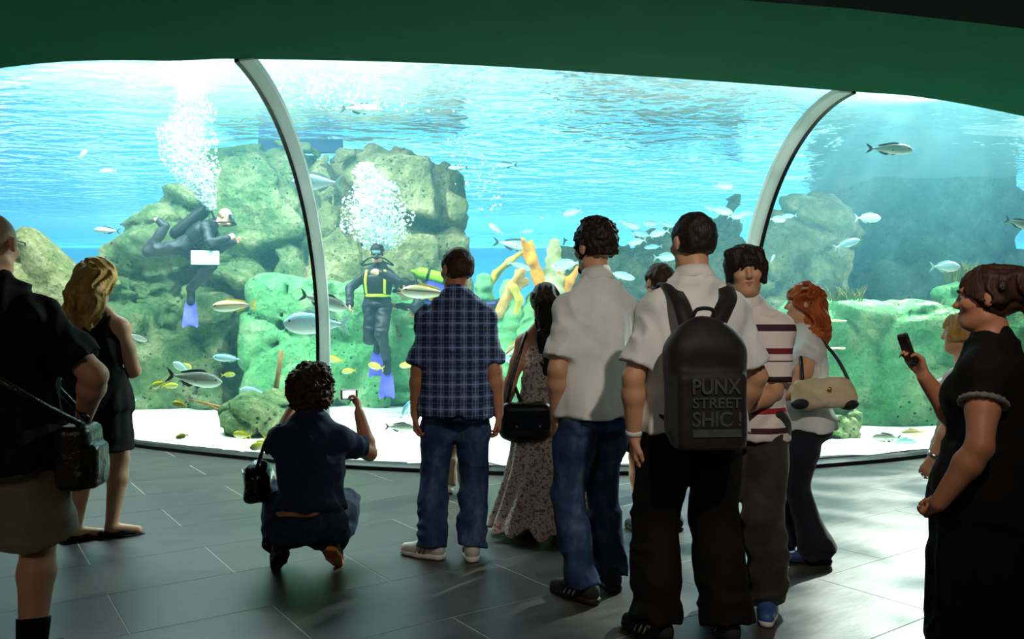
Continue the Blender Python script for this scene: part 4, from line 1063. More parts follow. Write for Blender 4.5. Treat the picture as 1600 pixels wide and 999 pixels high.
bp_ = same_frame('backpack', g); tag(bp_, 'black backpack with grey block lettering on the back of the tall man', 'backpack')
M['pack'] = cloth('black_nylon', '#131315', '#1c1c1f', 14, rough=.6)
YB = -.225; XB = -.035
s_ = Shape(); s_.box((XB, YB, 1.04), (.148, .075, .20), None, rnd=.06, k=.05); s_.ell((XB, YB, 1.17), (.142, .075, .15), None, k=.06); s_.box((XB, YB-.045, .965), (.135, .062, .145), None, rnd=.03, k=.03)
s_.noise(lambda P: -.0035*fbm(P, 9, 2, 6)); s_.build('pack_body', M['pack'], .008, bp_)
for e in (-1, 1):
    V = []; Fc = []; pth = smooth_pts([(XB+.055*e, YB+.035, 1.28), (XB*.5+.08*e, YB+.065, 1.345), (.105*e, -.105, 1.40), (.115*e, .0, 1.455), (.12*e, .085, 1.38), (.13*e, .14, 1.25), (.15*e, .13, 1.1), (.165*e, .0, .97), (XB*.5+.14*e, -.10, .93), (XB+.10*e, YB+.03, .91)])
    for i, p in enumerate(pth):
        w = .034 if i < len(pth)*.6 else .018
        tg = unit(pth[min(i+1, len(pth)-1)]-pth[max(i-1, 0)]); sd = unit(V3(1, 0, 0)-tg*tg[0]); nm = np.cross(tg, sd)
        for a, b in ((-1, -1), (1, -1), (1, 1), (-1, 1)): V.append(p+sd*w*a+nm*.006*b)
    for i in range(len(pth)-1):
        for j in range(4): Fc.append((4*i+j, 4*i+(j+1) % 4, 4*i+4+(j+1) % 4, 4*i+4+j))
    Fc += [(3, 2, 1, 0), tuple(4*(len(pth)-1)+j for j in range(4))]
    MB().add(V, Fc).build('shoulder_strap', M['pack'], bp_, smooth=True)
MB().tube(smooth_pts([(XB-.045, YB+.02, 1.30), (XB-.03, YB+.0, 1.345), (XB+.03, YB+.0, 1.345), (XB+.045, YB+.02, 1.30)]), .008).build('grab_handle', M['pack'], bp_, smooth=True)
M['print'] = mat('grey_print', '#3c4341', .8, '#2c3230', 30)
def text_mesh(txt, w, hgt, name, m, parent, loc, rot):
    cu = bpy.data.curves.new(name, 'FONT'); cu.body = txt; cu.align_x = 'CENTER'; cu.align_y = 'CENTER'; cu.extrude = .0015; cu.offset = .02
    t = bpy.data.objects.new(name+'_curve', cu); COL.objects.link(t); bpy.context.view_layer.update()
    me = bpy.data.meshes.new_from_object(t.evaluated_get(bpy.context.evaluated_depsgraph_get())); bpy.data.objects.remove(t)
    co = np.zeros(len(me.vertices)*3, np.float32); me.vertices.foreach_get('co', co); co = co.reshape(-1, 3)
    lo, hi = co.min(0), co.max(0); co[:, :2] = (co[:, :2]-(lo[:2]+hi[:2])/2)/(hi[:2]-lo[:2])*np.array([w, hgt]); me.vertices.foreach_set('co', co.ravel()); me.update(); me.name = name
    return obj(name, me, m, parent, loc, rot)
yt = YB-.1115
for tx, z, hh, ww in (('PUNX', 1.045, .058, .185), ('STREET', .985, .040, .185), ('SHIC !', .925, .056, .185)):
    text_mesh(tx, ww, hh, 'lettering', M['print'], bp_, (XB+.008, yt, z+.015), (math.pi/2, 0, 0))
MB().box((XB+.008, yt, .888), (.092, .002, .014)).build('print_bar', M['print'], bp_)

# ---- boy facing the camera
m, nt, N, L, B = nodes_of('striped_polo'); tc = N.new('ShaderNodeTexCoord'); sx = N.new('ShaderNodeSeparateXYZ'); L.new(tc.outputs['Object'], sx.inputs[0])
zs = sx.outputs[2]; prev = None
def rng_mask(lo, hi):
    a = N.new('ShaderNodeMath'); a.operation = 'GREATER_THAN'; a.inputs[1].default_value = lo; L.new(zs, a.inputs[0])
    b = N.new('ShaderNodeMath'); b.operation = 'LESS_THAN'; b.inputs[1].default_value = hi; L.new(zs, b.inputs[0])
    c = N.new('ShaderNodeMath'); c.operation = 'MULTIPLY'; L.new(a.outputs[0], c.inputs[0]); L.new(b.outputs[0], c.inputs[1]); return c
for lo, hi, c in ((1.262, 1.292, '#3a1424'), (1.162, 1.188, '#6a1420'), (1.128, 1.134, '#4a2a30'), (1.04, 1.065, '#2a1822'), (.90, .925, '#a02434'), (.815, .84, '#3a1424')):
    mx = N.new('ShaderNodeMix'); mx.data_type = 'RGBA'; L.new(rng_mask(lo, hi).outputs[0], mx.inputs[0])
    if prev is None: mx.inputs[6].default_value = srgb('#d8d2cc')
    else: L.new(prev.outputs[2], mx.inputs[6])
    mx.inputs[7].default_value = srgb(c); prev = mx
L.new(prev.outputs[2], B.inputs['Base Color']); B.inputs['Roughness'].default_value = .85; M['striped'] = m
g = person('dark-haired boy in a striped polo shirt looking towards the camera', (1.065, 3.62), 150)
F = Fig(1.645, .98, 'm', feet=((-.10, .02, 10), (.10, .04, -4)), hands=((-.03, .26, .92), (.03, .26, .88)), elbows=((-.5, -.8, -.2), (.5, -.8, -.2)), head=(.42, -.04, .05), curl=(.6, .6))
F.skin().build('body', M["skin_olive"], .0065, g)
F.shirt(.020, -.05, .86, .024, .006, 17, drop=.8).build('shirt', M['striped'], .0092, g)
F.neck_ring(g, M['striped'], .062, .036, .012, op=.5)
F.trousers(.016, .99, .02, .009, 18, cuff=.018, low=.03).build('jeans', cloth('charcoal_denim', '#23231f', '#34342c', 9), .0098, g)
S = Shape(); k = F.k; R = F.HR(); p = F.hp
S.ell(p(0, -.014, .03), V3(.094, .110, .100)*k, R, k=.01); S.ell(p(0, -.05, -.04), V3(.080, .055, .07)*k, R, k=.03)
for q in np.linspace(-1, 1, 9): S.cone(p(.07*q+.01, .055-.02*q*q, .085), p(.074*q-.004, .088-.035*q*q, .062-.030*abs(q)), .022*k, .010*k, k=.012)
for e in (-1, 1): S.cone(p(.082*e, .02, .03), p(.082*e, .022, -.055), .02*k, .010*k, k=.02)
S.ell(p(0, .125, -.06), V3(.072, .085, .088)*k, R, k=.01, op='s')
S.noise(lambda P: -.006*(1-2*np.abs(vnoise(P, (60, 60, 12), 3)))); S.build('hair', M['hair_black'], .0058, g)
F.eyes(g); F.face_detail(g, M['hair_black'], mat('lip', '#a8705f', .45))
for e in (-1, 1): MB().ball(F.hp(.085*e, .01, -.028), .009, 8, 6).build('earphone', M['rubber_white'], g, smooth=True)
M['shoe_blue'] = mat('blue_leather', '#3a5f9a', .5, '#2a4a80', 9)
for i in (0, 1): F.shoe(i, g, M['shoe_blue'], M['rubber_white'], m_mark=M['rubber_white'])
ch = MB().tube(smooth_pts([(.06, .165, .79), (.09, .175, .70), (.15, .15, .67), (.19, .08, .72), (.195, .03, .79)]), .003, 6).build('wallet_chain', M['metal'], g)

# ---- red-haired girl
g = person('red-haired girl in a white top and flared dark trousers', (1.635, 4.42), 80)
F = Fig(1.51, 1.02, 'f', feet=((-.09, -.04, 4), (.08, .12, -6)), hands=((-.02, .26, .93), (.06, .25, 1.0)), elbows=((-.6, -.8, -.3), (.7, -.8, -.2)), head=(-.12, .06, 0), curl=(.6, .5))
F.skin().build('body', M['skin_fair'], BH, g)
F.shirt(.012, -.05, .22, .016, .006, 21, drop=.2).build('top', M['white_cloth'], .0092, g)
F.trousers(.008, 1.05, .03, .005, 22, flare=.042, low=.0, cuff=.01).build('trousers', cloth('dark_navy_cotton', '#15161f', '#1d1f2a'), .0098, g)
F.hair_long([(0, -.05, .01), (.0, -.085, -.10), (-.01, -.095, -.20), (-.01, -.08, -.29)], [.085, .09, .088, .05], 8, th=.016, wave=.018, freq=(24, 24, 14), cut=.095, front=.055).build('hair', M['hair_red'], .0065, g)
F.eyes(g); F.face_detail(g, M['hair_brown'], mat('rose_lip', '#b06a60', .45))
for i in (0, 1): F.shoe(i, g, mat('navy_suede', '#24407c', .6, '#1c3268', 9), M['rubber_dark'], m_mark=M['rubber_white'])
hb = same_frame('cream_handbag', g); tag(hb, 'cream leather handbag with dark corners on the arm of the red-haired girl', 'bag')
M['cream'] = mat('cream_leather', '#cfc0a0', .5, '#bdae8e', 9, bump=.4, bscale=30)
s_ = Shape(); s_.loft((-.225, -.05, .86), (0, .12, 1), (0, 1, 0), [(-.005, .150, .062), (.03, .172, .068), (.10, .155, .055), (.165, .125, .028)], k=.01, kcap=.035); s_.noise(lambda P: -.007*fbm(P, 14, 2, 9)); s_.build('pouch', M['cream'], .006, hb)
for e in (-1, 1):
    s_ = Shape(); s_.loft((-.225, -.05+e*.118, .853), (0, .12+e*.05, 1), (0, 1, 0), [(-.003, .040, .0635), (.03, .055, .0695), (.055, .040, .0655)], k=.01, kcap=.03); s_.build('corner_patch', M['shoe_black'], .006, hb)
bag_strap(smooth_pts([(-.225, -.17, 1.0), (-.185, -.13, 1.10), (-.135, -.07, 1.19), (-.115, -.005, 1.228), (-.135, .05, 1.16), (-.20, .06, 1.07), (-.225, .06, 1.0)]), .009, M['leather_black'], hb)
MB().ball((-.295, -.06, .96), .012, 10, 8).build('clasp', M['gold'], hb, smooth=True)

# ---- woman in black at the right edge
g = person('woman in a black dress with tied-back hair holding a phone', (1.545, 2.56), 50)
F = Fig(1.47, 1.10, 'f', feet=((-.1, 0, 8), (.1, .02, -8)), hands=((-.27, .10, .74), (.10, .22, 1.10)), elbows=((-.8, -.9, -.2), (.5, -.3, -1)), handdir=((.6, .3, -.4), (-.1, .3, 1)), palm=((.3, .3, 0), (-.6, .7, 0)), head=(.10, -.03, 0), curl=(.9, .6))
F.skin().build('body', M['skin_tan'], BH, g)
S = F.shirt(.016, -.05, .40, .016, .006, 24, drop=.4)
S.loft(F.P, F.u, F.r, [(-.47*F.H, .20, .19), (-.2*F.H, .20, .185), (-.03*F.H, .19, .165), (.08*F.H, .15, .13)], k=.05, kcap=.006); S.build('dress', M['black_cloth'], .0098, g)
F.hair_long([(0, -.07, .03), (0, -.12, .05), (.0, -.15, .0), (0, -.165, -.12)], [.075, .05, .045, .03], 11, th=.010, wave=.008, freq=(40, 40, 12)).build('hair', M['hair_brown'], .0065, g)
F.eyes(g); F.face_detail(g, M['hair_brown'], mat('brown_lip', '#8a5a4c', .5))
for i in (0, 1): F.shoe(i, g, M['leather_black'], M['rubber_dark'], 'flat')
for i in (0, 1):
    e = F.sh[i]+(F.elb[i]-F.sh[i])*.40; ax = unit(F.elb[i]-F.sh[i]); a1 = unit(np.cross(ax, (0, 0, 1.))); a2 = np.cross(ax, a1)
    mb = MB(); rr = .030*F.H*1.05+.014
    mb.tube([e+(a1*math.cos(2*math.pi*q/40)+a2*math.sin(2*math.pi*q/40))*rr for q in range(40)], [.011 if q % 2 else .0075 for q in range(40)], 6, closed=True)
    mb.build('sleeve_trim', cloth('beaded_trim', '#8d8d86', '#5a5a55', 60), g, smooth=True)
hb = same_frame('mobile_phone', g); tag(hb, 'dark mobile phone raised in the hand of the woman in black', 'phone')
pc = F.wri[1]+F.hdir[1]*.115+F.hn[1]*.025
s_ = Shape(); s_.box(pc, (.031, .007, .056), np.stack([F.ht[1], F.hn[1], F.hdir[1]], 1), rnd=.006, k=.001); s_.build('phone_body', M['leather_black'], .0035, hb)
MB().box(pc+F.hn[1]*.0075, (.026, .0006, .044), Matrix(np.stack([F.ht[1], F.hn[1], F.hdir[1]], 1).tolist())).build('phone_screen', mat('dark_screen', '#2a2622', .15), hb)

# ---- girl hidden behind her
g = person('girl in a white off-shoulder top and denim shorts behind the woman in black', (2.19, 3.85), 50)
F = Fig(1.34, 1.0, 'f', feet=((-.09, 0, 8), (.09, .02, -8)), hands=((-.20, .10, .66), None), head=(.1, 0, 0), elbows=((-.8, -.5, 0), None))
F.skin().build('body', M["skin_fair"], .009, g)
F.shirt(.020, -.03, .85, .03, .007, 27, drop=.5, necklow=1).build('top', M['white_cloth'], .0098, g)
F.shorts(.45, .02).build('shorts', M['jeans'], .0098, g)
F.hair_long([(0, -.05, .01), (0, -.08, -.1)], [.08, .05], 12, wave=.015).build('hair', M['hair_blonde'], .008, g)
for i in (0, 1): F.shoe(i, g, M['shoe_white'], M['rubber_white'])
s_ = Shape(); d_ = unit(F.wri[0]-F.elb[0]); s_.cone(F.wri[0]-d_*.03, F.wri[0]-d_*.01, .030, .028, capa=True, capb=True, k=.002); s_.build('wristwatch', M['metal'], .006, g)
MB().tube(smooth_pts([F.sh[0]-F.f*.07+F.u*0, F.sh[0]+F.u*.045-F.r*-.03, F.sh[0]+F.f*.06]), .008).build('bra_strap', M['navy_cloth'], g)

# ---- visitor mostly hidden behind the backpack
g = person('visitor in a grey shirt and shorts mostly hidden behind the backpack man', (.93, 5.0), 14)
F = Fig(1.68, 1.0, 'm', feet=((-.13, -.03, 8), (.12, .04, -8)), hands=((-.16, .16, .92), None), elbows=((-.9, -.4, 0), None), head=(.2, 0, 0))
F.skin().build('body', M["skin_fair"], .009, g)
F.shirt(.02, -.04, .7, .02, .006, 31, drop=.8).build('shirt', cloth('grey_cotton', '#6d7270', '#7d8280'), .009, g)
F.shorts(.9, .03).build('shorts', M['black_cloth'], .009, g)
F.hair_short(.014, 9).build('hair', M['hair_brown'], .007, g)
for i in (0, 1): F.shoe(i, g, M['shoe_black'], M['rubber_dark'])
# ---- child hidden behind the plaid man
g = person('child in pale trousers and sneakers hidden behind the plaid-shirted man', (-.42, 6.15), -6)
F = Fig(1.17, 1.0, 'm', feet=((-.07, 0, 22), (.07, -.10, 12)))
F.skin().build('body', M["skin_fair"], .009, g)
F.shirt(.016, -.05, .7, .016, .005, 33, drop=.8).build('shirt', M['navy_cloth'], .009, g)
F.trousers(.010, .95, .03, .005, 34).build('trousers', M['khaki'], .009, g)
F.hair_short(.012, 10).build('hair', M['hair_brown'], .007, g)
for i in (0, 1): F.shoe(i, g, M['shoe_white'], M['rubber_dark'], m_mark=M['rubber_dark'])
# ================================================================ fish
def fish_mat(name, back, side, belly, stripe=None):
    m, nt, N, L, B = nodes_of(name); tc = N.new('ShaderNodeTexCoord'); sx = N.new('ShaderNodeSeparateXYZ'); L.new(tc.outputs['Object'], sx.inputs[0])
    mr = N.new('ShaderNodeMapRange'); mr.inputs[1].default_value = -.16; mr.inputs[2].default_value = .16; L.new(sx.outputs[2], mr.inputs[0])
    st_ = [(.15, belly), (.5, side), (.85, back)]
    if stripe: st_ = [(.15, belly), (.46, side), (.56, stripe), (.66, side), (.85, back)]
    r = ramp(N, st_); L.new(mr.outputs[0], r.inputs[0]); L.new(r.outputs[0], B.inputs['Base Color']); B.inputs['Roughness'].default_value = .35; B.inputs['Specular IOR Level'].default_value = .5
    v = N.new('ShaderNodeTexVoronoi'); v.inputs['Scale'].default_value = 55; L.new(tc.outputs['Object'], v.inputs['Vector'])
    b = N.new('ShaderNodeBump'); b.inputs['Strength'].default_value = .2; b.inputs['Distance'].default_value = .01; L.new(v.outputs['Distance'], b.inputs['Height']); L.new(b.outputs[0], B.inputs['Normal'])
    return m
def fin_poly(pts, th=.006):
    "thin solid fin from an outline in the x-z plane"
    n = len(pts); V = [(x, -th, z) for x, z in pts]+[(x, th, z) for x, z in pts]
    return MB().add(V, [tuple(range(n))[::-1], tuple(range(n, 2*n))]+[(i, (i+1) % n, n+(i+1) % n, n+i) for i in range(n)])
def make_fish(hgt, wid, mb_, mf, fork=.5, name='fish', snout=.5):
    L_ = [0, .03, .09, .18, .30, .45, .60, .74, .84, .92]
    pr = [.02, .30, .62, .88, 1.0, .98, .78, .48, .24, .15]
    V = []; F = []; n = 12
    for x, p in zip(L_, pr):
        for j in range(n):
            a = 2*math.pi*j/n; z = math.sin(a)*hgt*.5*p; z += -.02*hgt if x < .1 else 0
            V.append((.5-x, math.cos(a)*wid*.5*min(1, p*1.15+.02)*(1 if x < .6 else .8), z))
    for i in range(len(L_)-1):
        for j in range(n): F.append((i*n+j, i*n+(j+1) % n, (i+1)*n+(j+1) % n, (i+1)*n+j))
    F.append(tuple(range(n))); F.append(tuple((len(L_)-1)*n+j for j in range(n))[::-1])
    o = MB().add(V, F).build(name, mb_, smooth=True)
    t = .42; h2 = hgt*.5
    fin_poly([(-t+.02, .03*hgt*2), (-t-.05, h2*.6), (-t-.15, h2*1.0), (-t-.10+.06*fork*0, h2*.45), (-t-.07*(1-fork*.3), 0), (-t-.10, -h2*.45), (-t-.15, -h2*1.0), (-t-.05, -h2*.6), (-t+.02, -.03*hgt*2)]).build('tail_fin', mf, o)
    fin_poly([(.22, h2*.92), (.12, h2*1.28), (0, h2*1.22), (-.14, h2*1.02), (-.28, h2*.72), (-.3, h2*.45), (0, h2*.85)]).build('dorsal_fin', mf, o)
    fin_poly([(-.04, -h2*.88), (-.10, -h2*1.2), (-.22, -h2*.85), (-.3, -h2*.4), (-.15, -h2*.6)]).build('anal_fin', mf, o)
    fin_poly([(.12, -h2*.85), (.07, -h2*1.2), (.0, -h2*1.02), (.04, -h2*.8)]).build('pelvic_fin', mf, o)
    for e in (-1, 1):
        p = fin_poly([(.20, -.01), (.10, .03), (.0, -.03), (.06, -.07)], .004).build('pectoral_fin', mf, o); p.location = (0, e*wid*.5, 0); p.rotation_euler = (0, 0, -e*.35)
        MB().ball((.39, e*wid*.30, h2*.18), .022, 8, 6).build('eye', M['fish_eye'], o, smooth=True)
    return o
M['fish_eye'] = mat('fish_eye', '#14181a', .2)
M['fin_pale'] = mat('pale_fin', '#bcd6d2', .5, trans=.4); M['fin_yellow'] = mat('yellow_fin', '#e6cf38', .5, trans=.4); M['fin_dark'] = mat('dark_fin', '#3f4a48', .5, trans=.2)
SPEC = {
 'silver': make_fish(.36, .15, fish_mat('silver_scales', '#7fb0b4', '#c8e6e4', '#f4fbf8'), M['fin_pale'], name='bream'),
 'jack': make_fish(.25, .15, fish_mat('grey_scales', '#6f8a84', '#b9cfc6', '#eef6ee'), M['fin_dark'], name='jack'),
 'yellow': make_fish(.38, .13, fish_mat('yellow_scales', '#c8cc3a', '#e8e05a', '#f4f0c0'), M['fin_yellow'], name='yellow_fish'),
 'dark': make_fish(.30, .16, fish_mat('dark_scales', '#3c3f36', '#8f9484', '#dfe6da'), M['fin_dark'], name='grouper'),
 'gold': make_fish(.27, .15, fish_mat('gold_scales', '#8f7a4a', '#d0bd90', '#f2f0e2', '#5a4a2a'), M['fin_yellow'], name='striped_fish'),
 'blue': make_fish(.26, .14, fish_mat('blue_scales', '#5aaad0', '#a8dcea', '#eefcff'), M['fin_pale'], name='blue_fish'),
}
_used = set()
def fish(sp, x, y, ln, d, D, label, yaw=0, pitch=0, group='fish in the tank', cat='fish'):
    o = SPEC[sp]
    if sp in _used: o = copy_tree(o)
    _used.add(sp)
    s = ln/FPX*D*.93; o.location = W(x, y, D); o.scale = (s, s, s)
    o.rotation_euler = (0, math.radians(pitch)*(1 if d == 'R' else 1)*-1, (0 if d == 'R' else math.pi)+math.radians(yaw))
    tag(o, label, cat, group); return o
fish('silver', 493, 285, 78, 'L', 9.0, 'silver fish swimming across the upper part of the left mullion', 8)
fish('jack', 566, 170, 66, 'R', 9.6, 'slim grey fish just under the surface near the top edge', 5)
fish('blue', 577, 318, 42, 'L', 10.6, 'lower of two pale blue fish in front of the right-hand bubble cloud', -20, 25)
fish('blue', 606, 290, 42, 'R', 10.8, 'upper of two pale blue fish in front of the right-hand bubble cloud', 25, -12)
fish('jack', 1392, 233, 72, 'R', 7.9, 'bright lone fish in the light beam at the upper right', -6, -3)
fish('blue', 1324, 381, 48, 'R', 9.6, 'pale fish above the red-haired girl swimming right and up', 10, 18)
fish('silver', 1357, 341, 42, 'R', 10.5, 'pale green fish in front of the broken rock ridge', 0)
fish('silver', 1478, 417, 48, 'R', 9.6, 'pale fish above the flat green bank', 0)
fish('dark', 1594, 350, 48, 'R', 9.0, 'dark fish cut off by the right edge of the picture', 0, -18)
fish('silver', 894, 332, 32, 'L', 12, 'small white fish above the head of the man in the white polo', 10, -14)
fish('silver', 846, 340, 17, 'R', 12.5, 'tiny fish seen nearly head-on in open blue water', 60)
fish('silver', 775, 358, 30, 'L', 11.5, 'tilted silver fish nearest the big cliff in open water', 30, 30)
fish('blue', 823, 362, 26, 'R', 12.0, 'small blue fish just above the orange coral', 20, 12)
fish('jack', 806, 383, 70, 'R', 12.2, 'long thin grey fish passing behind the orange coral', 4, -8)
fish('jack', 790, 258, 36, 'L', 12.5, 'small grey fish high in the open blue water', 0)
fish('jack', 715, 262, 32, 'L', 12.5, 'small grey fish high up right of the cliff', 0)
fish('silver', 1130, 291, 34, 'R', 12.5, 'small fish left of the right mullion near the surface', 0)
fish('silver', 884, 414, 48, 'L', 10.5, 'large silver fish beside the neck of the man in the white polo', 6, -10)
fish('blue', 812, 416, 40, 'R', 10.9, 'silver-blue fish crossing the yellow coral branch', 14, -16)
fish('blue', 972, 431, 44, 'R', 11.2, 'blue fish between the white polo man and the backpack man', -8, -14)
sh_ = [(985, 352, 34, 'left-hand middle'), (1002, 366, 42, 'largest'), (1018, 350, 30, 'upper middle'), (972, 346, 24, 'leftmost and smallest'), (1030, 364, 34, 'right-hand middle'), (1045, 352, 30, 'uppermost right'), (1040, 402, 38, 'lowest'), (1020, 386, 30, 'second lowest'), (995, 378, 30, 'lower left')]
for i, (x, y, l, w) in enumerate(sh_):
    fish('blue' if i % 2 else 'silver', x, y, l, 'LR'[i % 3 == 0], 13.2+.15*(i % 4), w+' fish of the shoal between the two tall men', (i*37) % 40-20, (i*23) % 30-15, 'shoal between the tall men')
for i, (x, y, l, w) in enumerate([(1128, 330, 36, 'second from left'), (1112, 326, 26, 'leftmost'), (1150, 338, 30, 'third from left'), (1168, 334, 28, 'nearest left'), (1215, 343, 30, 'nearest right'), (1232, 338, 28, 'rightmost')]):
    fish('blue' if i % 2 else 'silver', x, y, l, 'RL'[i % 2], 12.6+.2*(i % 3), w+' of the pale fish by the right mullion', (i*29) % 30-15, (i*17) % 20-10, 'shoal by the right mullion')
fish('blue', 1207, 404, 22, 'R', 11, 'small round pale fish right of the boy', 50, 40)
fish('jack', 166, 360, 42, 'L', 10.6, 'grey fish between the blonde woman and the kneeling diver', 0, 4)
fish('blue', 168, 267, 28, 'L', 11.0, 'small pale fish in the open water at the far left', 0)
fish('silver', 130, 240, 18, 'R', 10.5, 'tiny bright fish tilted upwards at the far left', 10, 50)
fish('gold', 364, 478, 72, 'L', 9.6, 'gold-striped fish just right of the purple fin', 4, -3)
fish('silver', 492, 506, 105, 'L', 8.6, 'largest pale grey fish crossing the lower part of the left mullion', 5, 2)
fish('dark', 508, 472, 78, 'R', 8.9, 'dark-backed fish above the largest pale fish at the mullion', 6, -16)
fish('dark', 306, 592, 88, 'R', 8.8, 'dark grey fish swimming right above the sand', 4, -8)
fish('blue', 355, 560, 48, 'L', 9.4, 'silver-blue fish above the dark grey fish', 5, 6)
fish('dark', 213, 527, 36, 'R', 10.2, 'stout dark fish next to the black dress, upper one', 20, -20)
fish('dark', 204, 562, 26, 'L', 10.2, 'small dark fish next to the black dress, lower one', 0)
fish('blue', 203, 630, 32, 'L', 8.9, 'blue-green fish low beside the hem of the black dress', 30, -30)
fish('silver', 284, 575, 34, 'L', 9.4, 'pale fish tilted up behind the dark grey fish', 10, 35)
fish('silver', 395, 612, 42, 'L', 9.7, 'round pale fish at the foot of the front slab', 20, 10)
fish('gold', 665, 457, 84, 'L', 9.0, 'big yellow-backed fish beside the head of the plaid-shirted man', 4, 4)
fish('dark', 626, 668, 48, 'R', 8.2, 'grey fish near the sand left of the plaid-shirted man', 10, -4)
fish('blue', 634, 640, 34, 'R', 8.5, 'grey-blue fish tilted upright left of the plaid-shirted man', 20, 60)
fish('gold', 806, 540, 50, 'L', 9.5, 'pinkish fish between the plaid shirt and the floral dress', 20, -40)
fish('blue', 794, 562, 34, 'L', 9.2, 'blue fish low between the plaid shirt and the floral dress', 30, 30)
yl = [(247, 601, 32, 'L', 9.0, 'yellow fish left of the dark grey fish, nearest the black dress'), (266, 603, 26, 'R', 9.1, 'second yellow fish from the black dress'), (290, 572, 24, 'R', 9.6, 'yellow fish above the tail of the dark grey fish'),
      (357, 586, 22, 'R', 9.4, 'round yellow fish right of the dark grey fish'), (284, 682, 22, 'L', 8.0, 'yellow fish turned edge-on over the bright sand'), (280, 632, 30, 'L', 8.4, 'dull yellow fish over the sand below the dark grey fish'),
      (456, 612, 28, 'R', 9.3, 'bright yellow fish above the mossy mound'), (378, 680, 32, 'L', 8.2, 'pale yellow fish left of the mossy mound'), (408, 696, 38, 'L', 7.9, 'big yellow fish left of the crouching woman, lowest'),
      (428, 682, 34, 'R', 8.0, 'yellow fish with raised tail left of the crouching woman'), (432, 700, 30, 'R', 7.9, 'yellow fish just above the black handbag of the crouching woman'),
      (522, 562, 30, 'L', 9.6, 'pale yellow fish right of the left mullion'), (545, 580, 24, 'L', 9.6, 'small yellow fish above the head of the crouching woman'), (587, 573, 30, 'L', 9.8, 'yellow fish left of the long fin of the upright diver'), (636, 571, 26, 'L', 10, 'yellow fish right of the long fin of the upright diver'), (485, 568, 20, 'L', 9.8, 'small yellow fish left of the foot of the left mullion')]
for i, (x, y, l, d, D, lb) in enumerate(yl): fish('yellow', x, y, l, d, D, lb, (i*31) % 50-25, (i*19) % 36-18, 'yellow fish near the sand')
bt = [(1384, 684, 46, 'L', 8.6, 'grey fish resting on the sand, left one by the bank', 'dark'), (1412, 692, 44, 'R', 8.5, 'pale fish on the sand in front of the bank', 'silver'), (1425, 676, 42, 'L', 8.9, 'pale yellow-grey fish on the sand behind the others by the bank', 'gold')]
for i, (x, y, l, d, D, lb, sp) in enumerate(bt): fish(sp, x, y, l, d, D, lb, 10*i-8, 0)

